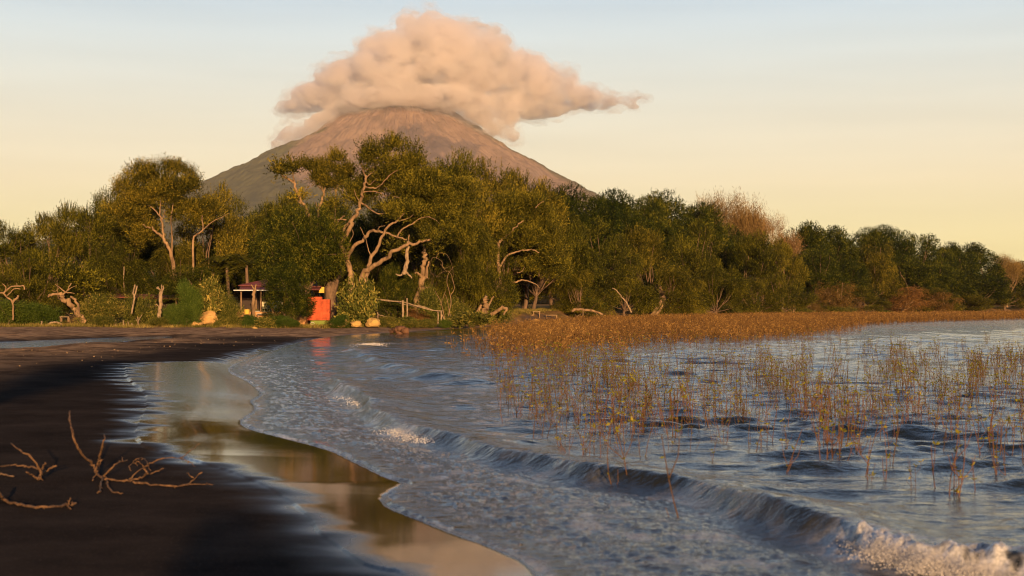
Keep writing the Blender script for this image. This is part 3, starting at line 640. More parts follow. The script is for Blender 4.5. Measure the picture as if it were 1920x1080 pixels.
# ---- tree kinds, each built once or a few times at 10 m height and 5 m spread
PROTO = {}; EXT = {}
def make_proto(kind, i):
    r_ = np.random.default_rng(100 + 17 * i + sum(map(ord, kind)))
    t, c = MB(), MB()
    if kind == 'feathery':
        lb = rand_lobes(r_, 15, 4.2, 2.6, 8.4, 1.5, 0.7)
        crown(c, lb, 8500, 10, 0.155, 'up', r_, gap=-0.04, tint=(0.50, 0.22), gfreq=0.42); limbs(t, (0, 0, 0), lb, 0.22, r_, 3, lean=(r_.normal() * .6, r_.normal() * .6, 0)); mats = (BARKD, OLIVE)
    elif kind == 'bushy':
        lb = rand_lobes(r_, 17, 4.1, 1.2, 8.4, 1.7, 0.75)
        crown(c, lb, 12500, 9, 0.14, 'weep' if i % 2 else 'up', r_, gap=-0.08, tint=(0.42, 0.22), gfreq=0.42); limbs(t, (0, 0, 0), lb, 0.20, r_, 1); mats = (BARKD, OLIVE)
    elif kind == 'dense':
        lb = rand_lobes(r_, 26, 4.0, 2.2, 8.5, 1.35, 0.85) + [(0, 0, 5.4, 3.7, 3.7, 3.3)]
        crown(c, lb, 14500, 7, 0.145, 'dome', r_, spread=0.9, gap=-0.35, tint=(0.42, 0.18), gfreq=0.8); limbs(t, (0, 0, 0), lb[:8], 0.34, r_, 1); mats = (BARKD, GREENL)
    elif kind == 'round':
        lb = [(0, 0, 6.6, 4.4, 4.4, 3.1), (1.5, 0.6, 5.4, 3.3, 3.3, 2.0), (-1.8, -0.6, 5.3, 3.1, 3.1, 1.9), (0.4, -1.6, 6.2, 3.2, 3.2, 2.4)]
        crown(c, lb, 17000, 6, 0.14, 'dome', r_, spread=1.0, gap=-0.42, tint=(0.50, 0.2), gfreq=0.9); limbs(t, (0, 0, 0), lb, 0.42, r_, 2); mats = (BARKD, GREENL)
    elif kind == 'rusty':
        lb = rand_lobes(r_, 13, 4.2, 1.4, 8.2, 1.6, 0.75)
        crown(c, lb, 3600, 8, 0.22, 'weep', r_, gap=-0.05, tint=(0.45, 0.25)); limbs(t, (0, 0, 0), lb, 0.24, r_, 3); mats = (BARK, RUST)
    elif kind == 'dry':
        lb = rand_lobes(r_, 16, 4.2, 5.2, 9.0, 1.3, 0.55); limbs(t, (0, 0, 0), lb, 0.33, r_, 9)
        crown(c, lb, 9000, 5, 0.30, 'up', r_, spread=0.45, gap=-0.3, tint=(0.5, 0.25)); mats = (BARK, DRYT)
        c.V = [v for v in c.V]                                  # narrow twiglets rather than leaves
        V = np.concatenate(c.V).reshape(-1, 4, 3); mid = (V[:, 1] + V[:, 3]) / 2
        V[:, 1] = mid + (V[:, 1] - mid) * 0.3; V[:, 3] = mid + (V[:, 3] - mid) * 0.3; c.V = [V.reshape(-1, 3)]; c.F = [np.concatenate(c.F)]; c.T = [np.concatenate(c.T)]
    elif kind == 'broadleaf_shrub':
        lb = rand_lobes(r_, 12, 3.8, 2.0, 7.6, 2.0, 0.8)
        crown(c, lb, 900, 7, 0.85, 'dome', r_, spread=1.1, gap=-0.4, tint=(0.5, 0.3)); limbs(t, (0, 0, 0), lb[:7], 0.22, r_, 2); mats = (BARK, BROAD)
    elif kind == 'green_shrub':
        lb = rand_lobes(r_, 12, 3.4, 1.5, 8.0, 2.0, 0.9)
        crown(c, lb, 2600, 7, 0.42, 'up', r_, spread=0.9, gap=-0.4, tint=(0.5, 0.22)); limbs(t, (0, 0, 0), lb[:6], 0.18, r_, 2); mats = (BARKD, BRIGHT)
    elif kind == 'olive_shrub':
        lb = rand_lobes(r_, 14, 4.2, 0.8, 7.6, 2.1, 0.8)
        crown(c, lb, 2600, 7, 0.45, 'up', r_, spread=0.8, gap=-0.25, tint=(0.45, 0.25)); limbs(t, (0, 0, 0), lb[:6], 0.16, r_, 3); mats = (BARK, BROAD)
    V = np.concatenate(c.V); EXT[kind, i] = (float(np.percentile(np.hypot(V[:, 0], V[:, 1]), 96)), float(np.percentile(V[:, 2], 99.6)))
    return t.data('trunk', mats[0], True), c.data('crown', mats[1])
NV = {'feathery': 4, 'bushy': 4, 'dense': 3, 'round': 1, 'rusty': 2, 'dry': 2, 'broadleaf_shrub': 2, 'green_shrub': 2, 'olive_shrub': 2}
for k_ in NV:
    for i_ in range(NV[k_]): PROTO[k_, i_] = make_proto(k_, i_)

cnt = {}
def plant(kind, px, topy, halfw, D, label, name='tree', cat='tree', group=None, basey=None, rz=None, crown_mat=None):
    """a tree whose top stands behind photo row topy, halfw photo pixels wide to each side, at depth D"""
    x = (px - 960) / FPX * D; zb = gz(x, D)
    zt = CAMZ + (HZ - topy) / FPX * D
    i = cnt.get(kind, 0); cnt[kind] = i + 1; td, cd = PROTO[kind, i % NV[kind]]
    er, ez = EXT[kind, i % NV[kind]]; sz = (zt - zb) / ez; sx = halfw * D / FPX / er * 1.12
    if cat == 'tree' and kind != 'dry': sx = max(sx, (0.85 if kind == 'dense' else 0.7) * sz)
    e = empty(name, (x, D, zb), rz if rz is not None else (i * 2.399 + 0.7) % 6.283, (sx, sx, sz))
    tag(e, label, cat, group)
    t = bpy.data.objects.new('trunk', td); C.collection.objects.link(t); t.parent = e
    c = bpy.data.objects.new('crown', cd); C.collection.objects.link(c); c.parent = e
    if crown_mat is not None:
        c.data = cd; c.material_slots[0].link = 'OBJECT'; c.material_slots[0].material = crown_mat
    return e

WOOD = 'trees of the shoreline wood'
T = [  # kind, px, top row, half width, depth, label
('feathery', -60, 455, 60, 112, 'feathery olive tree cut off by the left edge of the photo'),
('feathery', 22, 420, 62, 112, 'loose feathery tree above the green scrub at far left'),
('feathery', 92, 402, 58, 118, 'feathery tree with jagged top behind the leaning trunk'),
('feathery', 160, 383, 60, 122, 'sloping olive tree between the far left trees and the tall one'),
('feathery', 222, 345, 55, 126, 'feathery tree on the left shoulder of the tall pale limbed tree'),
('dense', 30, 455, 70, 150, 'dark tree showing behind the far left feathery trees'),
('dense', 125, 432, 70, 152, 'dark tree behind the jagged feathery tree'),
('dense', 225, 405, 62, 150, 'dark tree behind the left shoulder of the tall tree'),
('bushy', 55, 478, 62, 104, 'low bushy olive tree above the forked driftwood limb at left'),
('bushy', 205, 452, 70, 110, 'broad bushy tree over the red roofed shed'),
('bushy', 150, 520, 50, 101, 'drooping bush beside the leaning trunk at the sand'),
('bushy', 345, 455, 60, 116, 'bushy olive tree under the bare forked branches'),
('dense', 355, 500, 58, 106, 'dark green tree behind the bright green column shrub'),
('feathery', 392, 352, 42, 120, 'thin topped tree left of the dark gap below the volcano'),
('bushy', 432, 372, 48, 136, 'rounded olive tree at the left foot of the volcano'),
('dense', 485, 388, 52, 142, 'dark tree behind the palms'),
('dense', 300, 470, 60, 124, 'dark tree filling the gap behind the tall pale limbed tree'),
('dense', 430, 440, 55, 128, 'dark leafy tree just above the palm crowns'),
('feathery', 530, 365, 40, 140, 'low feathery tree behind the bare forked stag limb'),
('round', 567, 388, 78, 103, 'large domed mango tree dense with dark leaves'),
('dense', 541, 492, 32, 97, 'small round leafy tree overhanging the hut'),
('dense', 640, 378, 60, 140, 'dark tree standing behind the pale twin trunks'),
('dense', 715, 400, 70, 136, 'dense tree that darkens the gap behind the curved limbs'),
('dense', 775, 410, 70, 134, 'shaded tree behind the hanging dead snag'),
('bushy', 690, 470, 70, 124, 'shaded understorey tree behind the curved limbs'),
('feathery', 812, 290, 55, 122, 'high feathery tree right of the crooked pale tree top'),
('feathery', 872, 318, 55, 124, 'feathery tree at the right end of the raised middle wood'),
('bushy', 812, 360, 62, 116, 'broad olive tree crown right of the curved limbs'),
('bushy', 868, 410, 62, 112, 'bushy tree leaning over the pole rail'),
('bushy', 902, 455, 66, 112, 'big drooping tree by the dark cavity'),
('feathery', 937, 308, 38, 132, 'lone thin tuft tree rising in front of the volcano slope'),
('feathery', 985, 322, 52, 138, 'feathery tree crown on the volcano slope right of the tuft tree'),
('bushy', 1035, 352, 50, 146, 'olive tree where the volcano slope meets the wood'),
('feathery', 1000, 405, 66, 135, 'feathery tree with one arched pale limb'),
('dense', 905, 380, 60, 140, 'dark tree filling behind the big drooping tree'),
('dense', 985, 470, 70, 152, 'black shaded tree inside the cavity'),
('bushy', 1062, 452, 66, 146, 'weeping tree right of the dark cavity'),
('bushy', 1092, 505, 56, 142, 'low weeping bush tree over the fallen log'),
('dense', 1088, 355, 52, 190, 'dark round tree just right of the volcano foot'),
('dense', 1140, 363, 52, 205, 'second dark round tree right of the volcano foot'),
('bushy', 1125, 415, 62, 172, 'olive tree below the two dark round trees'),
('bushy', 1168, 480, 62, 165, 'soft olive tree above the reed bed middle'),
('dense', 1192, 378, 42, 230, 'small dark tree in the dip of the skyline'),
('dense', 1242, 366, 50, 245, 'dark domed tree highest left of the dry tree'),
('bushy', 1215, 425, 66, 188, 'big soft olive tree under the skyline dip'),
('bushy', 1250, 500, 62, 176, 'low olive tree beside the split leaning trunks'),
('dense', 1300, 385, 50, 250, 'dark tree left of the tall dry tree'),
('bushy', 1302, 418, 60, 205, 'light olive tree below the dry tree left side'),
('bushy', 1345, 500, 62, 196, 'wide olive bush tree at the back of the reeds'),
('dry', 1368, 366, 70, 288, 'tall nearly leafless spreading tree with orange twigs'),
('dry', 1432, 405, 55, 290, 'smaller leafless orange tree sloping down from the tall dry one'),
('dense', 1350, 425, 55, 262, 'green tree under the dry tree'),
('bushy', 1400, 438, 60, 235, 'olive tree under the smaller dry tree'),
('bushy', 1420, 520, 58, 225, 'bushy tree left of the white egret'),
('bushy', 1470, 512, 50, 236, 'bushy tree with three thin pale trunks behind the egret'),
('feathery', 1458, 450, 42, 275, 'brownish feathery tree beside the smaller dry tree'),
('dense', 1500, 421, 48, 312, 'dark tree where the skyline levels out'),
('dense', 1555, 427, 45, 322, 'dark tree in the level skyline'),
('dense', 1525, 470, 52, 285, 'dark green tree in the middle of the right wood'),
('dense', 1610, 431, 46, 342, 'dark tree right of the level skyline'),
('dense', 1662, 425, 50, 352, 'highest dark dome of the right wood'),
('dense', 1712, 438, 48, 360, 'dark dome falling away to the right'),
('rusty', 1565, 530, 50, 268, 'rust brown thicket tree above the reeds'),
('bushy', 1632, 458, 55, 318, 'golden olive tree in the centre of the right wood'),
('dense', 1585, 490, 50, 300, 'green tree beside the golden olive one'),
('dense', 1700, 480, 55, 335, 'dark tree under the falling skyline'),
('bushy', 1620, 535, 50, 290, 'low olive tree beside the rusty thicket'),
('rusty', 1690, 538, 46, 305, 'orange leaved thicket tree under the dark dome'),
('dense', 1755, 462, 44, 375, 'dark tree in the notch of the right skyline'),
('dense', 1795, 457, 40, 392, 'loose dark tree right of the notch'),
('dense', 1838, 458, 46, 402, 'last high dark dome before the pink dry tree'),
('dense', 1765, 500, 55, 345, 'green tree beneath the notch'),
('bushy', 1740, 540, 50, 322, 'olive thicket tree over the reed strip'),
('rusty', 1768, 548, 34, 318, 'small pale orange thicket in the right wood'),
('dense', 1835, 510, 55, 372, 'broad dark tree near the right edge'),
('bushy', 1812, 545, 50, 345, 'olive bush tree near the right edge over the reeds'),
('dry', 1888, 478, 34, 425, 'small pinkish leafless tree on the far right skyline'),
('dense', 1918, 492, 42, 432, 'dark tree at the right edge skyline'),
('dense', 1975, 505, 55, 440, 'dark tree past the right edge'),
('bushy', 1885, 535, 52, 378, 'olive tree low at the right edge'),
('bushy', 1945, 540, 52, 395, 'olive bush tree cut by the right edge'),
('bushy', 1515, 550, 42, 262, 'low thicket bush right of the egret'),
]
for k_, px, ty, hw, D, lab in T:
    plant(k_, px, ty, hw, D, lab, {'dry': 'dry_tree', 'round': 'mango_tree', 'rusty': 'thicket_tree'}.get(k_, 'tree'), 'tree', WOOD)

S = [
('green_shrub', 15, 562, 42, 99, 'bright green scrub at the far left sand edge', 'shrub'),
('green_shrub', 72, 568, 36, 100, 'green scrub left of the leaning trunk foot', 'shrub'),
('olive_shrub', 196, 592, 22, 96, 'low dusty bush right of the leaning trunk foot', 'shrub'),
('olive_shrub', 190, 551, 40, 99, 'wide dark leaved bush left of the pollarded trunk', 'shrub'),
('olive_shrub', 262, 552, 30, 99.5, 'dark leaved bush in front of the red shed roof', 'shrub'),
('broadleaf_shrub', 290, 575, 22, 100, 'broad leaved bush behind the pollarded trunk', 'shrub'),
('green_shrub', 350, 527, 24, 97, 'tall bright green column shaped shrub', 'shrub'),
('green_shrub', 334, 570, 24, 96, 'dark green bush at the foot of the column shrub', 'shrub'),
('broadleaf_shrub', 392, 522, 26, 99, 'papaya like plant above the big boulder', 'plant'),
('olive_shrub', 430, 552, 24, 100, 'dark bush left of the hut gutter', 'shrub'),
('green_shrub', 468, 590, 14, 95, 'yellow green bush at the foot of the forked post', 'shrub'),
('green_shrub', 522, 592, 26, 95, 'low leafy bush with large light green leaves before the hut', 'shrub'),
('broadleaf_shrub', 672, 522, 32, 97, 'large broad leaved bush right of the red wall', 'shrub'),
('green_shrub', 640, 590, 16, 95, 'small green bush below the yellow bank', 'shrub'),
('dense', 745, 497, 32, 103, 'dark green rounded bush under the long pale limb', 'shrub'),
('olive_shrub', 800, 535, 28, 104, 'dark bush behind the rail posts', 'shrub'),
('rusty', 782, 578, 30, 103, 'rusty dry undergrowth bush behind the rail posts', 'shrub'),
('broadleaf_shrub', 882, 584, 36, 97, 'low broad leaved bush standing at the water edge', 'shrub'),
('olive_shrub', 848, 560, 32, 106, 'dusty bush right of the thin bare saplings', 'shrub'),
('olive_shrub', 930, 560, 26, 112, 'bush at the left edge of the cavity', 'shrub'),
('green_shrub', 1185, 590, 8, 150, 'tiny green bush on the bank behind the reeds', 'shrub'),
('olive_shrub', 1290, 575, 26, 195, 'light spiky bush at the back of the reeds', 'shrub'),
('olive_shrub', 1365, 574, 26, 205, 'second light spiky bush at the back of the reeds', 'shrub'),
('green_shrub', 1660, 582, 14, 290, 'fresh green bush at the reed strip', 'shrub'),
('rusty', 1525, 565, 20, 255, 'orange bush right of the egret', 'shrub'),
('olive_shrub', 1500, 577, 22, 250, 'straw coloured bush by the egret', 'shrub'),
('olive_shrub', 1580, 575, 28, 262, 'olive bush over the reed strip', 'shrub'),
('green_shrub', 1100, 560, 30, 150, 'green bush in the shade behind the fallen log', 'shrub'),
]
for k_, px, ty, hw, D, lab, nm in S: plant(k_, px, ty, hw, D, lab, nm, nm, 'shrubs along the bank')

r7 = np.random.default_rng(31)
for i in range(34):
    px = float(r7.choice([r7.uniform(395, 560), r7.uniform(600, 860), r7.uniform(120, 400)], p=[.4, .4, .2])); D_ = r7.uniform(94, 99); h_ = r7.uniform(9, 20)
    k_ = ['green_shrub', 'olive_shrub', 'broadleaf_shrub'][int(r7.integers(3))]
    x_ = (px - 960) / FPX * D_; by = HZ - (gz(x_, D_) - CAMZ) * FPX / D_
    plant(k_, px, by - h_, h_ * r7.uniform(.6, 1.2), D_, 'low sunlit weed clump at the foot of the wooded bank', 'weed_clump', 'plant', 'weed clumps along the foot of the bank', crown_mat=BROAD if k_ == 'green_shrub' and i % 2 else None)
# ================================================================ trees whose limbs show
def custom_tree(name, label, base_px, D, branches, lobes, nspray, leaf=0.22, style='up', lm=None, bark=None, seed=1, gap=-0.12, depth=3.0, cat='tree', group=WOOD, lps=8, tint=(0.5, 0.2), knots=0.0):
    """branches: photo polylines ((px, py, depth offset)..., start radius m, end radius m) traced at the tree's own depth"""
    r_ = np.random.default_rng(seed)
    bx = (base_px[0] - 960) / FPX * D; b0 = np.array([bx, D, gz(bx, D)])
    e = empty(name, b0); tag(e, label, cat, group)
    t = MB(); 
    for br in branches:
        *pts, ra_, rb_ = br
        q = np.array([P(p[0], p[1], D + (p[2] if len(p) > 2 else 0.0)) for p in pts]) - b0
        q = smooth_line(q, 4) + 0
        q[1:-1] += r_.normal(size=q[1:-1].shape) * 0.02 * ra_ / 0.1
        k = np.linspace(0, 1, len(q)); rr = (ra_ + (rb_ - ra_) * k) * (0.8 if lobes else 1.0); rr = rr * (1 + knots * r_.normal(size=len(q)))
        t.tube(q, rr, 8 if ra_ > 0.1 else 5)
    t.build('trunk', bark or BARK, e, True)
    if lobes:
        L_ = [tuple(P(l[0], l[1], D + (l[4] if len(l) > 4 else 0)) - b0) + (l[2] * D / FPX, min(l[2] * D / FPX, depth), l[3] * D / FPX) for l in lobes]
        S_ = []
        for l in L_:
            S_.append((l[0], l[1], l[2], l[3] * .7, l[4] * .7, l[5] * .7))
            for _ in range(5):
                u_ = r_.normal(size=3); u_ /= np.linalg.norm(u_); s_ = r_.uniform(.35, .6); S_.append((l[0] + u_[0] * l[3] * .75, l[1] + u_[1] * l[4] * .75, l[2] + u_[2] * l[5] * .75, l[3] * s_, l[4] * s_, l[5] * s_ * 1.15))
        L_ = S_
        c = MB(); crown(c, L_, nspray, lps, leaf, style, r_, gap=gap, tint=tint, gfreq=0.7)
        tw = MB()
        c.build('crown', lm or OLIVE, e)
    return e

custom_tree('tree', 'great spreading tree with pale crooked limbs curving over the beach bank', (670, 560), 103, [
 ((662,610),(659,560),(658,523),(654,501),(649,482),(640,462),(645,446),(658,426,-.5),(661,412,-.5),(673,395,0),(675,379,0),(680,362,0),(682,348,0),(685,337,0),(678,312,.5),(676,290,.5), .30, .07),
 ((651,486),(663,462,-1),(680,451,-1),(694,434,-1.2),(708,432,-1.5),(724,437,-1.5),(744,445,-2),(763,449,-2.2), .19, .06),
 ((744,445,-2),(750,434,-2),(758,427,-2),(772,420,-2),(788,409,-2),(805,407,-2),(822,418,-2.2),(832,434,-2.2), .09, .03),
 ((634,448,.5),(640,436,.5),(647,426,.3),(658,412,0), .17, .12),
 ((640,462),(637,448,.5),(634,436,.5),(630,425,.5),(636,412,.5),(646,405,.5), .12, .06),
 ((747,409,-1.5),(741,401,-1.5),(730,399,-1),(710,401,-1),(697,394,-.5),(684,384,0),(676,380,0), .04, .10),
 ((683,350),(696,352,-.5),(708,351,-.5),(722,337,-1),(734,326,-1),(746,318,-1), .08, .03),
 ((680,361),(687,359,0),(700,359,-.5),(708,360,-.5),(722,366,-.5),(736,367,-.5),(752,372,-.5), .07, .02),
 ((677,312,.5),(690,318,.3),(702,312,.2),(712,300,0),(722,290,0),(735,280,0), .07, .02),
 ((676,379),(668,368),(664,356), .06, .02), ((683,335),(694,326),(704,318), .06, .02), ((684,337),(692,346),(700,340),(707,333), .05, .02),
 ((649,412),(640,411),(630,412),(620,408), .07, .03), ((650,470),(655,455),(662,440),(660,430), .05, .02),
 ((708,432,-1.5),(712,425,-1.5),(722,423,-1.5), .05, .02)],
 [(737,274,28,17),(712,294,44,24),(688,302,24,18),(765,300,30,24),(752,318,40,24,.5),(760,342,58,32,1),(700,342,44,26,2),(668,360,34,22,2),(800,345,50,28,1),(850,365,45,30,1),(770,375,60,20,-.5),(700,385,38,16,1.5),(845,400,45,26,0),(800,395,40,14,1),(815,432,24,10,-2.2),(640,395,30,18,2),(860,440,40,26,0)],
 19000, 0.145, seed=21, gap=-0.08, depth=2.6, lps=8, knots=0.03)
custom_tree('tree', 'pale double trunk leaning right with a long bare limb reaching over the rail', (684, 560), 101, [
 ((676,600),(678,560),(681,516),(702,498,-.5),(722,487,-.7),(738,473,-1),(758,462,-1.3),(774,455,-1.5),(797,452,-1.6),(808,447,-1.6), .27, .09),
 ((684,530),(689,505),(697,482),(710,459),(719,440),(730,423),(744,415),(752,407),(760,398), .20, .05),
 ((696,484),(693,474),(690,466),(687,450),(684,440), .06, .03), ((687,450),(680,436),(675,426), .04, .02),
 ((744,415),(756,412),(768,408),(776,400), .05, .02), ((797,452),(806,454),(815,452), .05, .02), ((766,458),(766,450),(767,440), .08, .06)],
 [(750,400,26,12),(770,395,22,12),(785,420,16,10,1),(812,446,12,6,-1.5),(735,395,20,10,1)], 1800, 0.145, seed=22, depth=1.6, knots=0.03)
custom_tree('dead_snag', 'bleached dead trunk hanging upright below the long bare limb', (762, 515), 100.2, [
 ((766,452),(765,462),(762,476),(764,490),(760,505),(757,514), .11, .17), ((757,512),(750,516),(742,514), .09, .04), ((760,510),(768,516),(772,522), .09, .04), ((764,485),(761,495),(762,507), .05, .06)],
 [], 0, bark=BONE, seed=3, cat='dead wood', group=None, knots=0.06)
custom_tree('tree', 'bare forked stag limb with two small leaf tufts left of the big spreading tree', (578, 440), 112, [
 ((600,600),(590,480),(580,410),(572,388),(560,368),(552,345),(544,337),(537,334),(530,329), .22, .08), ((552,345),(550,334),(548,323), .09, .05), ((568,384),(560,378),(554,374), .09, .05), ((530,329),(524,325), .06, .03)],
 [(526,325,9,5),(521,318,5,4),(551,318,7,6),(543,323,5,4),(562,372,6,5)], 330, 0.22, seed=23, gap=-1, depth=0.6, knots=0.05)
custom_tree('tree', 'slim tree with orange trunk and two rounded leafy heads before the volcano', (598, 430), 110, [
 ((608,600),(600,480),(597,408),(599,387),(606,365),(605,352),(600,343),(594,337), .17, .06), ((606,365),(609,352),(613,343),(618,335), .08, .03), ((605,356),(598,350),(590,345), .05, .02), ((600,395),(594,388),(592,378), .06, .03),
 ((628,480),(628,420),(630,360),(634,340),(640,325), .09, .03), ((630,360),(624,345),(620,332), .04, .02)],
 [(594,322,22,20),(578,312,13,10),(606,335,15,12),(640,325,24,24),(632,305,20,14),(652,345,16,16),(618,350,14,10)], 6500, 0.135, seed=24, gap=-0.05, depth=1.3, lps=8)
custom_tree('tree', 'tall feathery tree with a pale forked trunk standing highest at left', (318, 520), 112, [
 ((332,600),(326,520),(320,472),(313,460),(306,449),(297,438),(288,431),(277,425),(267,421), .22, .07), ((307,450),(305,436),(304,421),(301,410),(299,400),(300,385),(301,375), .13, .05),
 ((299,405),(292,396),(285,389),(278,386), .08, .04), ((303,412),(308,400),(309,392), .05, .03), ((322,470),(322,440),(320,410),(325,380), .10, .03), ((362,520),(362,451),(372,437),(380,431),(379,415),(378,403), .12, .04), ((380,431),(392,420),(401,414),(415,407),(429,400), .06, .02), ((301,375),(290,345),(285,325), .05, .02), ((301,375),(315,350),(325,325), .05, .02)],
 [(300,322,40,15),(340,318,22,12),(270,322,20,12),(255,345,35,18),(310,345,50,22),(350,350,25,25),(330,385,45,22,1),(255,385,40,25,1),(350,410,30,20,1.5),(225,375,28,22,1),(225,405,30,22),(270,440,40,18,2),(390,395,26,18,2),(280,360,46,22,0)],
 19000, 0.145, seed=25, gap=-0.06, depth=3.0, lps=8)
custom_tree('tree', 'thick trunk leaning left out of the bank with broken pale stubs', (148, 600), 98, [
 ((158,604),(152,595),(144,583),(130,570),(116,558),(113,552), .26, .20), ((116,558),(119,551),(123,548),(128,540),(134,531), .10, .04), ((123,548),(132,549),(140,550), .06, .03), ((123,548),(116,543),(109,537),(103,533), .07, .03),
 ((118,556),(112,551),(96,553),(90,556), .13, .10), ((150,596),(146,575),(140,562),(132,556), .14, .09), ((109,560),(108,545),(108,530), .04, .02), ((110,540),(104,546),(98,545), .03, .02), ((126,545),(136,538),(144,536), .04, .02)],
 [(150,530,26,12,2),(120,520,30,12,2)], 500, 0.22, seed=26, bark=BARK, knots=0.05)
custom_tree('tree', 'forked pale limb rising from green scrub at the far left', (24, 590), 98, [
 ((24,600),(24,567),(14,558),(6,550),(-4,548),(-14,542), .08, .05), ((24,567),(30,560),(34,554), .10, .08), ((6,550),(14,543),(22,537),(34,537),(44,536),(46,543), .06, .05), ((13,554),(20,548),(24,543),(32,541),(38,542), .05, .03), ((9,548),(11,540),(8,535),(4,532), .05, .03), ((32,537),(31,530), .03, .02)],
 [], 0, seed=27, knots=0.05)
custom_tree('tree', 'gnarled dark double trunk beneath the mango tree by the red wall', (620, 560), 106, [
 ((618,612),(620,560),(617,530),(610,516),(606,500),(602,480), .50, .30), ((622,545),(628,525),(631,505),(632,480), .36, .24), ((622,540),(614,530),(612,510), .25, .2)], [], 0, bark=BARKD, seed=28)
custom_tree('tree', 'rough orange brown trunk right of the hanging dead snag', (792, 560), 104, [
 ((778,600),(783,570),(787,545),(791,530),(794,512),(793,498),(798,484),(792,474), .34, .16), ((792,520),(785,512),(778,512), .12, .06), ((800,522),(801,505),(804,490), .15, .08), ((788,545),(797,540),(806,538), .1, .05), ((794,482),(796,468),(790,458), .14, .08)],
 [(800,470,36,14,2),(760,470,24,12,2)], 700, 0.22, seed=29, bark=BARK, knots=0.06)
custom_tree('bare_sapling', 'tangle of thin curling bare saplings beside the short posts', (840, 608), 101, [
 ((838,607),(842,585),(846,565),(842,545),(838,530),(840,515),(850,500), .0360, .0120), ((836,605),(830,580),(826,565),(818,550),(816,545), .0300, .0120), ((826,572),(832,555),(836,545), .0240, .0120), ((842,582),(838,560),(832,548), .0240, .0120), ((846,552),(852,540),(849,525),(845,512), .0240, .0120), ((844,590),(840,570), .0240, .0180),
 ((848,528),(846,515),(838,508),(826,512),(818,520), .0150, .0072), ((838,510),(830,500),(828,490),(814,482),(808,490),(806,505),(813,518), .0150, .0060), ((826,495),(834,503),(842,500),(846,505), .0120, .0060), ((818,485),(822,475),(838,478),(848,500),(850,520), .0150, .0072), ((845,604),(850,600),(852,590), .0180, .0120)],
 [], 0, seed=30, bark=BARK, cat='sapling', group=None)
custom_tree('tree', 'tree with a leaning pale limb and an arched bare branch over the cavity', (950, 560), 122, [
 ((960,600),(945,560),(935,500),(934,465),(938,452),(946,443),(956,437),(964,428),(975,418),(982,413), .22, .05), ((938,500),(949,480),(962,475),(976,470),(990,468),(1002,469),(1011,474), .12, .05), ((958,530),(966,529),(978,525),(992,528),(1004,533),(1012,540), .12, .04), ((970,512),(978,509),(984,500), .06, .02), ((944,444),(944,436),(948,430), .05, .02), ((1004,390),(1011,382),(1020,377), .06, .03)],
 [(975,440,50,22,1),(1000,400,46,26,2),(950,395,40,30,2),(1030,440,34,30,2),(940,420,24,20,1),(1010,500,36,14,2),(1040,490,30,26,1)], 13000, 0.15, seed=31, gap=-0.04, depth=3)
custom_tree('tree', 'gnarled stump like trunk glowing orange at the left of the cavity', (912, 585), 108, [
 ((905,592),(909,580),(912,572),(908,566),(912,555), .3, .14), ((914,578),(920,565),(926,555), .1, .04), ((905,592),(897,582),(903,572), .2, .1), ((920,590),(930,584),(942,577),(950,580),(944,590), .16, .08)],
 [], 0, seed=32, bark=BARK, knots=0.08)
custom_tree('tree', 'leaning pair of brown trunks low under the olive trees at the reeds', (1230, 590), 170, [
 ((1222,592),(1234,575),(1240,562), .25, .12), ((1226,594),(1238,580),(1243,572), .2, .1), ((1205,560),(1190,545),(1172,530), .06, .03), ((1180,548),(1172,533),(1160,520), .05, .02)], [], 0, seed=33, bark=BARK)
custom_tree('tree', 'three thin pale trunks fanning out behind the egret', (1486, 588), 246, [
 ((1485,590),(1483,580),(1480,570), .12, .06), ((1487,590),(1488,575),(1486,560), .12, .05), ((1489,590),(1491,578),(1490,568), .12, .06)], [], 0, seed=34, bark=BARK)
custom_tree('bare_branch', 'long diagonal branch sticking out of the olive trees beside the reeds', (1183, 585), 150, [
 ((1184,586),(1176,570),(1166,557),(1156,545),(1148,540), .10, .04), ((1166,557),(1158,556), .03, .02)], [], 0, seed=35, bark=BONE, cat='branch', group=None)

# palms behind the hut
def palm(px, py, D, label, n=15, L=2.6, seed=0):
    r_ = np.random.default_rng(seed); x = (px - 960) / FPX * D; zb = gz(x, D); top = P(px, py, D) - np.array([x, D, zb])
    e = empty('palm_tree', (x, D, zb)); tag(e, label, 'palm tree', 'palms behind the hut')
    t = MB(); t.tube(wiggle(np.array([0.3, 0, -0.5]), top, 8, 0.05, r_), np.linspace(0.17, 0.11, 8), 7); t.build('trunk', BARKD, e, True)
    for k in range(n):
        f = MB(); a = k * 2.4 + r_.normal() * .2; el = r_.uniform(0.15, 1.25); s_ = np.linspace(0, 1, 9)
        hd = np.array([math.cos(a), math.sin(a), 0])
        q = top + hd * (L * math.cos(el * .7) * s_)[:, None] + np.array([0, 0, 1]) * (L * (math.sin(el) * s_ - 0.75 * s_ ** 2))[:, None]
        f.tube(q, np.linspace(0.03, 0.008, 9), 4)
        m_ = 46; tt = np.linspace(0.12, 1, m_); c_ = np.stack([np.interp(tt, s_, q[:, i]) for i in range(3)], 1); side = np.cross(hd, [0, 0, 1.0])
        for sg in (-1, 1): f.leaves(c_, np.tile(side * sg + hd * 0.55 + np.array([0, 0, -0.35]), (m_, 1)) + r_.normal(size=(m_, 3)) * 0.12, L * 0.27 * np.sin(tt * 2.6 + .4).clip(.3, 1), 0.045, 0.45 + .1 * r_.normal(size=m_))
        f.build('frond', OLIVE, e)
palm(425, 500, 112, 'left palm with arching fronds behind the dark bush', 15, 3.0, 1)
palm(462, 497, 111, 'middle palm whose fronds droop over the hut roof', 16, 3.0, 2)
palm(400, 510, 114, 'small palm half hidden left of the other palms', 12, 2.4, 3)

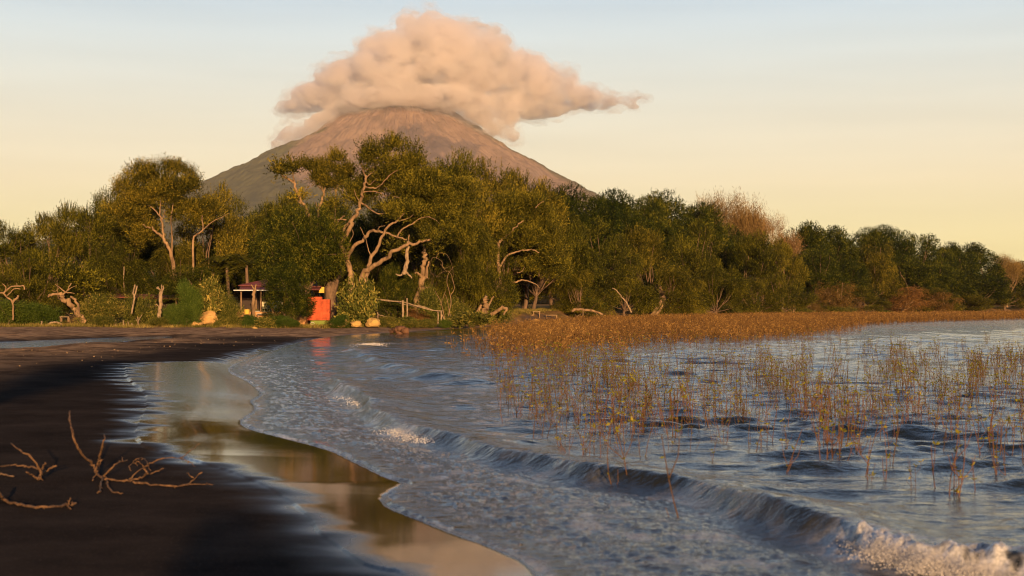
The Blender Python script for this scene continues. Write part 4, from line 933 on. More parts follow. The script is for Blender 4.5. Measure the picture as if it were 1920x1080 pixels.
# ================================================================ hut
HD = 106.0
def Wd(px, py, D=HD): return P(px, py, D)
def mpp(D): return D / FPX
MAROON = plain_mat("maroon_roof_sheet", (0.16, 0.045, 0.04), 0.6, 0.25, 2.0); REDW = plain_mat("orange_red_paint", (0.42, 0.075, 0.026), 0.85, 0.42, 2.6, bs=0.6)
YEL = plain_mat("yellow_paint", (0.62, 0.38, 0.06), 0.8, 0.15, 1.5); GRNP = plain_mat("green_paint", (0.16, 0.20, 0.035), 0.8, 0.2, 2.0)
GUT = plain_mat("pale_gutter", (0.50, 0.52, 0.52), 0.5, 0.1); DARKW = plain_mat("dark_interior_wall", (0.045, 0.03, 0.022), 0.9, 0.3, 2.0)
STEP = plain_mat("worn_orange_step", (0.42, 0.22, 0.08), 0.9, 0.2, 2.0); TABLEM = plain_mat("grey_board", (0.42, 0.38, 0.32), 0.7, 0.2)
ROCKM = plain_mat("ochre_rock", (0.42, 0.25, 0.085), 0.9, 0.4, 1.6, bs=0.9); ROCKY = plain_mat("yellow_rock", (0.40, 0.25, 0.075), 0.9, 0.3, 2.0, bs=0.9)
hx = (500 - 960) / FPX * HD; hz0 = gz(hx, HD); hut = empty('hut', (hx, HD, hz0)); H0 = np.array([hx, HD, hz0])
tag(hut, 'open fronted hut with a maroon roof and a pale gutter among the trees', 'hut')
def LP(px, py, D): return P(px, py, D) - H0
def sheet(mb, a, b_, c_, d_, th=0.05, ribs=0):
    a, b_, c_, d_ = map(lambda v: np.asarray(v, float), (a, b_, c_, d_)); nrm = np.cross(b_ - a, d_ - a); nrm /= np.linalg.norm(nrm)
    top = [a, b_, c_, d_]; bot = [p - nrm * th for p in top]
    mb.add(np.array(top + bot), [[0, 1, 2, 3], [7, 6, 5, 4], [0, 4, 5, 1], [1, 5, 6, 2], [2, 6, 7, 3], [3, 7, 4, 0]])
    for i in range(ribs):
        t = (i + 0.5) / ribs; p0 = a + (b_ - a) * t; p1 = d_ + (c_ - d_) * t; mb.tube([p0 + nrm * .01, p1 + nrm * .01], 0.025, 4)
rf = MB(); sheet(rf, LP(446,535,104), LP(604,537,104), LP(590,522,108), LP(507,522,108), .05, 34); sheet(rf, LP(604,537,112), LP(446,535,112), LP(507,522,108), LP(590,522,108), .05, 30)
roof = rf.build('roof', MAROON, hut)
r2_ = MB(); sheet(r2_, LP(449,541.5,103.2), LP(600,543,103.2), LP(600,537.5,104.3), LP(452,536.3,104.3), .04, 34); r2_.build('porch_roof', MAROON, hut)
g_ = MB(); a0, a1 = LP(438,544,103.1), LP(575,544.5,103.1); g_.box((a0 + a1) / 2, (np.linalg.norm(a1 - a0), 0.12, 0.07)); g_.build('gutter', GUT, hut)
wb = MB(); q0, q1 = LP(450,560,108.5), LP(580,560,108.5); zb_, zt_ = -0.3, LP(500,537,108.5)[2]
wb.box(((q0[0] + q1[0]) / 2, 2.5, (zb_ + zt_) / 2), (q1[0] - q0[0], 0.12, zt_ - zb_)); wb.build('back_wall', DARKW, hut)
fl = MB(); fl.box((((q0 + q1) / 2)[0], -0.1, -0.05), (q1[0] - q0[0] + 0.4, 5.4, 0.35)); fl.build('floor_slab', STEP, hut)
for px, D, mt, r_ in ((452,103.6,BARK,.06),(489,103.5,BARK,.07),(494,105,BARK,.05),(512,104,BARK,.06),(535,103.4,YEL,.14),(561,103.4,BARK,.06),(480,108,BARK,.06),(571,104.5,BARK,.06)):
    p_ = MB(); a = LP(px, 545, D); p_.tube([[a[0], a[1], -0.1], [a[0], a[1], a[2]]], r_, 8); p_.build('post', mt, hut, True)
yw = MB(); a, b_ = LP(588,538,104.9), LP(608,549,104.9); yw.box(((a + b_) / 2), (abs(b_[0] - a[0]), 0.15, abs(a[2] - b_[2]))); yw.build('upper_wall', YEL, hut)
# red wall with its green foot
rw = empty('painted_wall', (0, 0, 0)); a, b_ = P(574,562,101.5), P(618,601,101.5); zg = gz((a[0] + b_[0]) / 2, 101.5)
cx = (a[0] + b_[0]) / 2; rw.location = (cx, 101.5, zg); tag(rw, 'bright orange red painted wall with a green painted foot', 'wall')
m_ = MB(); hgt_ = a[2] - b_[2]; zc = (a[2] + b_[2]) / 2 - zg; m_.box((0, 0.35, zc + 0.02), (b_[0] - a[0], 0.7, hgt_)); m_.box((-(b_[0] - a[0]) / 2 + 0.55, 0.30, zc + hgt_ / 2 + 0.10), (1.1, 0.5, 0.22)); m_.build('wall_block', REDW, rw)
m_ = MB(); m_.box((0.18, 0.33, (b_[2] - zg) / 2 - 0.35), (b_[0] - a[0] - 0.3, 0.76, b_[2] - zg + 0.7)); m_.build('wall_foot', GRNP, rw)
m_ = MB(); an = np.linspace(0, 2 * math.pi, 13); m_.tube(np.stack([-0.38 + 0.13 * np.cos(an), np.full(13, -0.06), b_[2] - zg - 0.22 + 0.09 * np.sin(an)], 1), 0.025, 5, False); m_.build('round_mark', TABLEM, rw)
# steps
st = MB(); sx_, sy_ = P(560, 600, 101)[0], 101.0; sz = gz(sx_, sy_); stp = empty('steps', (sx_, sy_, sz)); tag(stp, 'low worn orange steps between the leafy bush and the red wall', 'steps')
for i in range(5):
    m_ = MB(); ztop = P(560, 610 - i * 4.2, 101)[2] - sz; m_.box((0.0, -1.0 + i * 0.35, ztop - 0.3), (1.1, 0.36, 0.6)); m_.build('step', STEP, stp)
# tables and chairs in the hut
def table(px, py, D, w_, dp, h_, label, mt=TABLEM, rz=0.0):
    p = P(px, py, D); zg = p[2] - h_; e = empty('table', (p[0], D, zg), rz); tag(e, label, 'table')
    t = MB(); t.box((0, 0, h_ - 0.02), (w_, dp, 0.045)); t.build('table_top', mt, e)
    for sx in (-1, 1):
        for sy in (-1, 1): l = MB(); l.box((sx * (w_ / 2 - .06), sy * (dp / 2 - .05), (h_ - .045) / 2), (.06, .06, h_ - .046)); l.build('leg', BARK, e)
    return e
table(495, 588, 102.6, 1.0, 0.6, 0.45, 'low pale table at the front of the hut')
table(492, 583, 104.2, 1.2, 0.6, 0.55, 'pale table behind the low one in the hut')
BLUEP = plain_mat("blue_plastic", (0.03, 0.09, 0.22), 0.4); WHITEP = plain_mat("cream_plastic", (0.70, 0.62, 0.38), 0.4)
def chair(px, py, D, mt, label, rz=0):
    p = P(px, py, D); e = empty('chair', (p[0], D, p[2]), rz); tag(e, label, 'chair', 'plastic chairs in the hut')
    m_ = MB(); m_.box((0, 0, .42), (.46, .46, .04)); m_.build('seat', mt, e); m_ = MB(); m_.box((0, .21, .68), (.44, .03, .46)); m_.build('backrest', mt, e)
    for sx in (-1, 1):
        for sy in (-1, 1): m_ = MB(); m_.tube([(sx * .21, sy * .21, 0), (sx * .19, sy * .19, .4)], .02, 5); m_.build('leg', mt, e)
chair(499, 589, 103.6, WHITEP, 'cream chair left of the blue one in the hut', 3.0); chair(508, 588, 104.3, BLUEP, 'blue chair by the thin crooked post in the hut', 2.6)
chair(516, 588, 103.4, BLUEP, 'blue chair nearest the yellow column', 3.4); chair(525, 588, 105, WHITEP, 'cream chair beside the yellow column', 3.3)
pot = MB(); pq = P(463, 589, 100); pot.tube([(0, 0, 0), (0, 0, .1), (0, 0, .3), (0, 0, .34)], [.16, .19, .2, .17], 12); tag(pot.build('bucket', YEL, None, True, loc=pq), 'small bright yellow bucket left of the forked post', 'bucket')

# red shed roof at left behind the bushes
sr = empty('shed', (P(240, 560, 108)[0], 108, gz(P(240, 560, 108)[0], 108))); tag(sr, 'long low shed whose rusty red roof shows above the bushes', 'shed'); S0 = np.array(sr.location)
RUSTR = plain_mat("rusty_red_roof", (0.20, 0.06, 0.035), 0.85, 0.5, 1.5)
m_ = MB(); sheet(m_, P(160,555,106.5) - S0, P(335,560,106.5) - S0, P(335,553,110) - S0, P(160,549,110) - S0, .05, 30); m_.build('roof', RUSTR, sr)
m_ = MB(); a, b_ = P(162,560,109.5) - S0, P(333,560,109.5) - S0; m_.box(((a[0] + b_[0]) / 2, 1.5, a[2] / 2 - 0.2), (b_[0] - a[0], .1, a[2] + .2)); m_.build('back_wall', DARKW, sr)
for px in (165, 205, 250, 292, 330): m_ = MB(); a = P(px, 557.5, 106.8) - S0; m_.tube([(a[0], a[1], -.3), a], .05, 6); m_.build('post', BARK, sr)

# pollarded trunks, posts and rails
def posts(name, label, D, brs, cat, bark=BONE, group=None, seed=1): return custom_tree(name, label, brs[0][0][:2], D, brs, [], 0, bark=bark, seed=seed, cat=cat, group=group, knots=0.05)
posts('pollarded_trunk', 'stout pollarded trunk with a crown of cut stubs before the shed', 97, [((299,612),(299,590),(301,570),(302,548),(303,545), .14, .12), ((303,547),(299,543),(294,539), .07, .05), ((303,547),(303,540),(302,534), .06, .04), ((304,546),(306,541),(306,536), .06, .05), ((298,543),(296,537), .04, .03), ((300,582),(297,574),(293,570), .04, .03)], 'tree trunk', seed=51)
posts('pollarded_trunk', 'thinner wavy cut trunk left of the stout pollarded one', 97.5, [((247,588),(248,580),(251,566),(252,556),(249,548),(252,540),(252,534), .075, .06), ((251,558),(255,546),(257,536), .055, .05)], 'tree trunk', seed=52)
posts('forked_post', 'forked post in front of the hut gutter', 98, [((475,606),(475,585),(475,565),(477,548),(477,543), .12, .11), ((477,545),(474,539),(471,534), .07, .05), ((478,545),(479,539),(480,533), .07, .05)], 'post', bark=BARK, seed=53)
posts('crooked_post', 'thin crooked post with a knot at its top in front of the hut', 98, [((511,600),(512,585),(508,575),(505,568),(504,558),(506,553), .07, .06), ((504,562),(503,556),(506,552),(508,557),(505,562), .04, .04)], 'post', bark=BARK, seed=54)
posts('thin_pole', 'thin upright pole above the red shed roof', 108, [((233,600),(233,550),(232,525),(232,500), .05, .04)], 'pole', seed=55)
posts('fence_post', 'short thick stub post right of the low leafy bush', 97, [((548,600),(551,590),(551,577),(550,568), .09, .08), ((551,577),(549,572), .05, .04)], 'post', bark=BARK, seed=56)
posts('cut_stake', 'forked bright stake in the undergrowth left of the stout pollarded trunk', 96, [((259,612),(259,602),(258,594), .05, .04), ((259,602),(264,594),(266,590), .03, .02), ((259,604),(254,597), .02, .015)], 'stake', seed=57)
for i, (px, ty, by, lab) in enumerate([(231,600,613,'short stake left of a row in the undergrowth'), (240,603,614,'pale short stake second in the row'), (247,606,612,'stubby yellow stake beside the forked one'), (305,600,611,'small stub beside the foot of the stout pollarded trunk'), (78,602,615,'bright pale stump at the far left sand edge'), (216,600,613,'brown stump under the dark leaved bush'), (291,602,611,'tiny leaning stake near the stout pollarded trunk')]):
    posts('cut_stake' if 'stump' not in lab else 'stump', lab, 96.5, [((px, by + 2), (px + .4, (by + ty) / 2), (px, ty), .07 if 'stump' in lab else .045, .06 if 'stump' in lab else .04)], 'stake' if 'stump' not in lab else 'stump', seed=60 + i)
posts('driftwood_limb', 'curved pale fallen limb on the left sand bank', 96, [((88,611),(95,606),(104,604),(112,606),(116,610), .08, .05)], 'driftwood', seed=70)
# rail on posts to the right of the red wall
rail = empty('pole_rail', (P(755,605,99)[0], 99, gz(P(755,605,99)[0], 99))); R0 = np.array(rail.location); tag(rail, 'long sloping pole rail carried on pairs of rough posts', 'rail')
def railp(nm, pts, D, ra_, rb_, mt=BONE, sd=0):
    r_ = np.random.default_rng(sd); q = np.array([P(x, y, D + (d[0] if d else 0)) for x, y, *d in pts]) - R0; q = smooth_line(q, 3); t = MB(); t.tube(q, np.linspace(ra_, rb_, len(q)) * (1 + .06 * r_.normal(size=len(q))), 7); t.build(nm, mt, rail, True)
railp('rail', [(702,560,1),(725,564,.5),(755,566,0),(775,572,0),(795,578,0),(812,582,0),(830,583,0)], 99, .05, .035, sd=1)
railp('rail', [(710,561,1.2),(740,565,.6),(760,571,.2),(790,574,.3),(810,581,.3),(826,586,.3)], 99.2, .045, .03, sd=2)
railp('rail', [(768,572,.4),(785,577,.4),(800,576,.4)], 98.9, .03, .02, sd=3)
railp('rail', [(709,590,.4),(725,594,.2),(740,597,0),(752,600,0)], 98.8, .03, .025, sd=4)
for k_, (px, ty, by, r_) in enumerate([(755,563,612,.085),(763,559,611,.065),(821,584,611,.055),(827,582,611,.065),(845,590,609,.045),(708,585,601,.04)]): railp('post', [(px, by), (px + .6, (by + ty) / 2), (px, ty)], 98.9, r_, r_ * .85, sd=10 + k_)
railp('brace', [(840,609),(834,601),(829,590)], 99, .05, .04, sd=20)

# stones
def rock(px, py, D, sx, sz, label, mt, seed=0, name='boulder'):
    r_ = np.random.default_rng(seed); p = P(px, py, D); u = IV.copy()
    n_ = 0.35 * fbm(u[:, 0] * 1.3 + seed, u[:, 1] * 1.3, u[:, 2] * 1.3, o=4) + 0.10 * np.abs(noise(u[:, 0] * 4 + seed, u[:, 1] * 4, u[:, 2] * 4))
    V = u * (1 + n_)[:, None] * np.array([sx, sx * .8, sz]) ; V[:, 2] = np.maximum(V[:, 2], -sz * .75)
    F = np.hstack([IF, IF[:, 2:3]]) if False else IF
    o = obj(name, V, F, mt, loc=(p[0], p[1], p[2])); return tag(o, label, name)
rock(391, 598, 98, 0.68, 0.48, 'large ochre boulder below the papaya like plant', ROCKM, 3)
rock(369, 608, 97, 0.40, 0.20, 'low darker stone leaning on the large ochre boulder', ROCKM, 5)
rock(478, 620, 93, 0.24, 0.26, 'small pointed pale stone at the top of the beach', ROCKY, 8, 'stone')
rock(668, 608, 94.5, 0.36, 0.24, 'bright yellow rock in the cut bank right of the red wall', ROCKY, 11)
rock(700, 606, 94.5, 0.50, 0.34, 'second bright yellow rock under the broad leaved bush', ROCKY, 12)
rock(636, 606, 95.5, 0.55, 0.35, 'orange rock at the foot of the broad leaved bush', ROCKM, 14)
rock(592, 616, 96.5, 0.40, 0.14, 'flat pale stone before the red wall', ROCKM, 16, 'stone')
rock(1123, 603.5, 140, 0.27, 0.15, 'bright yellow stone at the water edge behind the reeds', ROCKY, 18, 'stone')
rock(1004, 602, 118, 0.40, 0.15, 'small rounded stone on the muddy strip left of the reeds', ROCKM, 19, 'stone')
rock(1035, 602, 124, 0.40, 0.16, 'second rounded stone on the muddy strip behind the reeds', ROCKM, 20, 'stone')

# bench and tables on the bank
table(1006, 583.5, 128, 0.68, 0.5, 0.75, 'small table standing in the scrub by the cavity', BONE)
table(1034, 590.5, 128, 1.05, 0.4, 0.42, 'low bench right of the small table', BONE); table(122, 593.5, 97, 0.65, 0.4, 0.35, 'little bench by the leaning trunk', BONE)
posts('fallen_log', 'long fallen log glowing under the weeping trees', 138, [((1072,583),(1085,580),(1100,581),(1116,584),(1130,590), .14, .10), ((1116,584),(1122,592), .06, .03)], 'log', bark=BARK, seed=80)
posts('fallen_branch', 'tangle of fallen branches left of the small table', 126, [((978,590),(990,596),(1000,602), .08, .04), ((985,588),(995,594),(1012,602), .07, .03), ((980,596),(992,592),(1000,590), .05, .03), ((990,600),(998,592),(1002,588), .05, .02)], 'driftwood', bark=BARK, seed=81)
posts('bare_sapling', 'tiny bare sapling on the mud bank behind the reeds', 130, [((1081,600),(1082,594),(1086,590), .03, .02), ((1082,595),(1078,589), .02, .01), ((1082,594),(1090,588), .02, .01)], 'sapling', bark=BARK, seed=82)
posts('thin_post', 'thin lone post left of the fallen branches', 118, [((956,602),(956,590),(955,576), .05, .04)], 'post', seed=83)
posts('thin_post', 'thin lone post in front of the long fallen log', 132, [((1093,594),(1093,586),(1093,578), .05, .04)], 'post', bark=BARK, seed=84)
table(1228, 590, 168, 0.75, 0.35, 0.4, 'small pale bench under the leaning brown trunks', BONE)
# driftwood lump at the water
dw = custom_tree('driftwood_log', 'dark wet driftwood log lying at the far water edge', (748, 626), 78, [((731,622),(738,620),(744,618),(750,616),(757,617),(762,622), .12, .20), ((762,618),(763,626),(762,629), .12, .06), ((732,621),(730,618), .06, .05), ((744,618),(748,624),(758,626), .14, .10), ((757,617),(764,620), .08, .05)], [], 0, bark=bark_mat("wet_wood", (0.02, 0.012, 0.01), (0.16, 0.08, 0.045)), seed=90, cat='driftwood', group=None, knots=0.1)

# egret
eg = P(1467, 583, 236); ez = eg[2]
m_ = MB(); m_.tube([(0.05, 0, 0.55), (0.02, 0, .62), (0, 0, .78), (-.02, 0, .9), (-.03, 0, .96)], [.03, .11, .12, .07, .04], 8)
m_.tube([(-.03, 0, .93), (-.08, 0, 1.05), (-.05, 0, 1.18), (-.09, 0, 1.28), (-.10, 0, 1.34), (-.14, 0, 1.345)], [.045, .03, .025, .03, .035, .02], 7)
m_.tube([(.05, 0, .62), (.12, 0, .5), (.15, 0, .42)], [.07, .05, .01], 6)
eb = m_.build('egret', plain_mat("white_feathers", (0.80, 0.76, 0.66), 0.7, 0.05), None, True, loc=(eg[0], 236, ez - 0.30)); tag(eb, 'white egret standing upright in the reeds', 'bird')
m_ = MB(); m_.tube([(-.14, 0, 1.345), (-.26, 0, 1.32)], [.015, .003], 5); m_.build('beak', YEL, eb)
for s_ in (-1, 1): m_ = MB(); m_.tube([(.02, .03 * s_, .62), (.04, .03 * s_, .32), (.01, .03 * s_, -.1)], .012, 5); m_.build('leg', DARKW, eb)

# ================================================================ grass along the bank
def scatter(poly_px, n, z=None, r_=rng, Dmin=None):
    pts = np.array(poly_px, float); out_ = []
    while len(out_) < n:
        a = r_.uniform(pts[:, 0].min(), pts[:, 0].max(), n); b_ = r_.uniform(pts[:, 1].min(), pts[:, 1].max(), n); k = inside(a, b_, [tuple(p) for p in pts]); out_ += list(zip(a[k], b_[k]))
    return np.array(out_[:n])
STRAW = leaf_mat("straw_grass", [(0.07, 0.075, 0.015), (0.22, 0.17, 0.04), (0.42, 0.30, 0.09)], 0.1, 0.3)
gp = scatter([(-48, 93), (-30, 92), (-14, 94), (-9, 95), (-4, 99), (2, 116), (8, 140), (24, 185), (50, 245), (50, 262), (20, 200), (4, 155), (-3, 122), (-9, 110), (-16, 109), (-48, 108)], 22000)
gk = noise(gp[:, 0] * 0.5, gp[:, 1] * 0.5) > -0.15; gp = gp[gk]; zz = terrain_z(gp[:, 0], gp[:, 1]); kk = (sh(gp[:, 0], gp[:, 1]) > 0.8); gp = gp[kk]; zz = zz[kk]
g_ = MB(); n_ = len(gp); nb_ = 7; c_ = np.repeat(np.column_stack([gp, zz - 0.03]), nb_, 0) + rng.normal(size=(n_ * nb_, 3)) * [.12, .12, 0]
g_.leaves(c_, rng.normal(size=c_.shape) * [.5, .5, .1] + [0, 0, 1], rng.uniform(.10, .36, len(c_)), .03, np.clip(.45 + .5 * noise(c_[:, 0] * .4, c_[:, 1] * .4 + 9) + .15 * rng.normal(size=len(c_)), 0, 1))
tag(g_.build('grass', STRAW), 'straw and green grass tufts along the sunlit bank', kind='stuff')
LITM = plain_mat("fallen_leaf", (0.26, 0.17, 0.09), 0.8, 0.3)
lp = scatter([(-11, 30), (-22, 44), (-15, 62), (-12, 90), (-8, 92), (-9, 60), (-10, 40), (-8.6, 31)], 260); lz = terrain_z(lp[:, 0], lp[:, 1])
g_ = MB(); c_ = np.column_stack([lp, lz + .012]); g_.leaves(c_, rng.normal(size=c_.shape) * [1, 1, .35], rng.uniform(.03, .08, len(c_)), .035, .5)
tag(g_.build('leaf_litter', LITM), 'scattered dry leaves and shells on the upper sand', kind='stuff')

# ================================================================ foreground driftwood branches
def drift(label, base_px, D0, polys, r0, seed, bark=BONE):
    r_ = np.random.default_rng(seed); zs = 0.13
    b0 = G(base_px[0], base_px[1], gz(*G(base_px[0], base_px[1], .1)[:2])); b0[2] = gz(b0[0], b0[1]); D0 = b0[1]
    e = empty('driftwood_branch', b0); tag(e, label, 'driftwood'); t = MB()
    for pi, (pts, ra_, rb_) in enumerate(polys):
        q = []
        for j, (x, y) in enumerate(pts):
            d = D0 + 0.10 * math.sin(pi * 2.1 + j * 0.9) * min(j, 3) ; p = P(x, y, d); zg = gz(p[0], p[1])
            if p[2] < zg + 0.01:
                p = G(x, y, zg + 0.012); p[2] = gz(p[0], p[1]) + 0.014
            q.append(p - b0)
        q = smooth_line(q, 4); q[1:] += r_.normal(size=q[1:].shape) * 0.004
        k = np.linspace(0, 1, len(q)); t.tube(q, 0.64 * (ra_ + (rb_ - ra_) * k) * (1 + .16 * r_.normal(size=len(q))), 7)
        for _ in range(len(pts) // 2):
            i = r_.integers(1, len(q)); t.tube([q[i], q[i] + r_.normal(size=3) * .018], [.006, .002], 4)
    t.build('branch', bark, e, True) if False else None
    o = t.build('branch_wood', bark, e, True); return e
def Z(pts): return [(x / 4.5, 740 + y / 4.5) for x, y in pts]
DRYB = bark_mat("sun_dried_branch", (0.06, 0.032, 0.018), (0.25, 0.14, 0.07), 22.0)
drift('tall forked driftwood branch standing in the dark sand', (194, 897), 11.3, [
 (Z([(870,705),(820,660),(800,600),(760,560),(690,490),(640,400),(612,300),(590,200),(590,130)]), .018, .012), (Z([(806,640),(840,560),(855,480),(880,390),(890,335)]), .016, .009), (Z([(880,690),(930,630),(990,580),(1040,560),(1082,545)]), .013, .008), (Z([(1045,560),(1032,528)]), .008, .005),
 (Z([(870,700),(860,740),(850,810),(830,820)]), .015, .008), (Z([(905,745),(950,810),(1040,830)]), .012, .007), (Z([(830,640),(800,700),(785,725)]), .010, .006), (Z([(860,690),(900,700),(915,750)]), .013, .008), (Z([(840,600),(856,560),(830,545)]), .012, .006)], .02, 1, DRYB)
drift('low sprawling driftwood branch with curled twigs reaching to the wet sand', (245, 900), 11.2, [
 (Z([(890,712),(950,716),(1050,730),(1150,712),(1220,690),(1250,660)]), .014, .012), (Z([(1250,660),(1210,600),(1170,560)]), .012, .006), (Z([(1215,610),(1290,570),(1380,535),(1530,525),(1600,480),(1680,410)]), .011, .004), (Z([(1530,525),(1600,570),(1655,602)]), .006, .003),
 (Z([(1095,712),(1170,640),(1230,620)]), .009, .006), (Z([(1250,668),(1320,650),(1390,615)]), .011, .005), (Z([(1130,735),(1240,750),(1400,770),(1540,765),(1620,730),(1700,655)]), .013, .008), (Z([(1640,700),(1580,660)]), .007, .004), (Z([(1540,757),(1700,748),(1800,760)]), .006, .004),
 (Z([(1110,640),(1095,600),(1140,555),(1200,530),(1240,560),(1272,640)]), .006, .004), (Z([(1165,600),(1130,560),(1180,540)]), .006, .004)], .02, 2, DRYB)
drift('small driftwood branch with splayed prongs near the left edge', (72, 900), 11.2, [
 (Z([(325,715),(355,665),(400,640),(480,600)]), .015, .010), (Z([(348,650),(375,600),(390,572)]), .016, .010), (Z([(340,625),(280,540),(200,480),(95,415)]), .014, .010), (Z([(345,630),(290,610),(200,600),(100,595),(0,600),(-60,606)]), .013, .010), (Z([(325,712),(280,680),(230,652)]), .012, .009), (Z([(325,715),(345,690),(350,630)]), .015, .013)], .02, 3, DRYB)
drift('curved driftwood stick lying on the sand at the lower left edge', (70, 950), 10, [
 (Z([(-60,790),(0,835),(40,880),(130,915),(250,935),(330,945),(450,940),(560,930),(650,915)]), .017, .011), (Z([(585,930),(598,865)]), .010, .006), (Z([(575,930),(600,965)]), .010, .006)], .02, 4, DRYB)
drift('short dark stick half buried at the left edge', (10, 891), 11, [(Z([(-30,660),(40,672),(120,686)]), .016, .010)], .02, 5, BARKD)

# ================================================================ water plants
REEDM = leaf_mat("reddish_stem", [(0.06, 0.032, 0.018), (0.13, 0.066, 0.034), (0.25, 0.135, 0.065)], 0.2, 0.1)
REEDL = leaf_mat("yellow_green_leaf", [(0.07, 0.080, 0.012), (0.19, 0.18, 0.02), (0.38, 0.31, 0.035)], 0.2, 0.4)
BEDM = leaf_mat("golden_reeds", [(0.065, 0.038, 0.016), (0.18, 0.102, 0.030), (0.37, 0.225, 0.058)], 0.05, 0.3)
def water_plant(seed):
    r_ = np.random.default_rng(seed); st, lf = MB(), MB(); ns = r_.integers(1, 4); Ht = r_.uniform(.38, .62); tips = []
    lean = r_.normal(size=2) * .12
    for k in range(ns):
        h = Ht * r_.uniform(.6, 1.05); d = lean + r_.normal(size=2) * .16; b0 = np.array([r_.normal() * .03, r_.normal() * .03, -.25])
        t = np.linspace(0, 1, 7)[:, None]; q = b0 + np.array([d[0] * h, d[1] * h, h + .25]) * t + np.array([r_.normal() * .03, r_.normal() * .03, 0]) * np.sin(t * 3.1)
        st.tube(q, np.linspace(.0046, .0022, 7), 4); tips.append(q[-1])
        for _ in range(r_.integers(0, 4)):
            i = r_.integers(2, 6); a = r_.uniform(0, 6.28); l = r_.uniform(.08, .24); e_ = q[i] + np.array([math.cos(a) * l * .55, math.sin(a) * l * .55, l])
            st.tube([q[i], (q[i] + e_) / 2 + [math.cos(a) * .02, math.sin(a) * .02, -.01], e_], [.0028, .0024, .0016], 4); tips.append(e_)
        m_ = r_.integers(2, 7); c_ = q[r_.integers(2, 7, m_)]; lf.leaves(c_, r_.normal(size=(m_, 3)) * [1, 1, .5] + [0, 0, .5], .035, .012, r_.uniform(.2, .7))
    for p in tips:
        if r_.random() < .45:
            m_ = r_.integers(3, 8); lf.leaves(np.tile(p, (m_, 1)), r_.normal(size=(m_, 3)) * [1, 1, .4] + [0, 0, .5], r_.uniform(.025, .055, m_), .017, r_.uniform(.4, 1, m_))
    if not lf.V: lf.leaves(np.array([tips[0]]), np.array([[0, .2, 1.]]), .04, .02, .6)
    return st.data('stem', REEDM), lf.data('leaves', REEDL)
WP = [water_plant(200 + i) for i in range(22)]
# named plants nearest the camera, where the photo shows them
near = [(1294,970,1.35,'tallest slanting bare reed stem crossing the breaking wave right of centre',.24), (1146,912,1.3,'bare reed stem leaning left in front of the wave',.22), (1212,858,1.15,'orange stemmed plant left of the tall slanting ones',0), (1095,855,.9,'forked twiggy plant between the first stems',0), (1060,862,.8,'upright thin pair of stems at the left front of the plants',0),
 (1464,886,1.15,'forked v shaped twig plant with red lower stem',0), (1546,872,1.25,'branching dark plant with forked foot near the middle',0), (1618,895,1.1,'slanting reddish stem right of the branching dark plant',0), (1640,905,1.1,'second slanting reddish stem beside the first',0), (1672,877,1.1,'curved stem with yellow leaves on top',0), (1712,928,.6,'short bare stick in open water at right',0),
 (1744,922,1.2,'long curved red stem nearest the right side wave',.0), (1788,932,1.2,'upright stem rooted nearest the wave on the right',0), (1820,926,.9,'low bent double stem at the far right front',0), (1878,902,.9,'thin stem near the right edge of the water',0), (1900,876,1.2,'dark leafy stem close to the right edge',0)]
pos = []
for i, (px, py, sc, lab, ln) in enumerate(near):
    q = G(px, py); pos.append(tuple(q[:2])); sd_, ld_ = WP[(i * 5) % 22]
    e = empty('water_plant', (q[0], q[1], 0), 2.4 * i, (sc, sc, sc)); e.rotation_euler[1] = -ln; e.rotation_euler[2] = 0 if ln else e.rotation_euler[2]
    tag(e, lab, 'water plant', 'nearest water plants')
    for nm, dd in (('stem', sd_), ('leaves', ld_)): o = bpy.data.objects.new(nm, dd); C.collection.objects.link(o); o.parent = e
# density of the plants over the photo area: (px, py) pairs drawn by weight
r5 = np.random.default_rng(77)
def dens(px, py):
    d = np.zeros_like(px)
    left = np.interp(py, [655, 690, 740, 790, 830, 870, 930], [860, 905, 915, 925, 990, 1060, 1500])
    d = sstep(0, 60, px - left) * np.interp(py, [650, 690, 740, 790, 830, 860, 900, 940], [1.0, .9, .8, .62, .38, .16, .08, .0])
    cl = sstep(-0.35, 0.5, fbm(px / 170, py / 45, o=3)); d = d * (0.34 + .72 * cl)
    hole = np.exp(-(((px - 1430) / 190) ** 2 + ((py - 668) / 26) ** 2)) + np.exp(-(((px - 1330) / 60) ** 2 + ((py - 760) / 60) ** 2)) * .6
    d = d * (1 - .85 * np.clip(hole, 0, 1)); d = np.where((px > 1620) & (py < 660), d * .25 * sstep(625, 660, py), d)
    return d
cand = []
while len(cand) < 1800:
    yy = r5.uniform(1 / 300., 1 / 52., 9000); D_ = (CAMZ * FPX) * yy; py = HZ + CAMZ * FPX / D_; px = r5.uniform(840, 2030, 9000)
    k = (r5.random(9000) < dens(px, py) * (19.0 / D_).clip(0, 1) ** 1.0) & (py > 640) & (py < 945); cand += list(zip(px[k], py[k]))
cand = np.array(cand[:1800]); q = np.array([G(a, b_)[:2] for a, b_ in cand]); q = q[np.argsort(q[:, 1])]; q = q[(sh(q[:, 0], q[:, 1]) < -0.6)]
ind = q[:284]; rest = q[284:]
for i, (x, y) in enumerate(ind):
    sd_, ld_ = WP[int(r5.integers(22))]; sc = r5.uniform(.55, 1.15)
    e = empty('water_plant', (x, y, 0), r5.uniform(0, 6.28), (sc, sc, sc)); tag(e, 'small reddish twiggy plant with yellow leaf tufts growing out of the rippled shallows', 'water plant', 'small plants standing in the shallows')
    for nm, dd in (('stem', sd_), ('leaves', ld_)): o = bpy.data.objects.new(nm, dd); C.collection.objects.link(o); o.parent = e
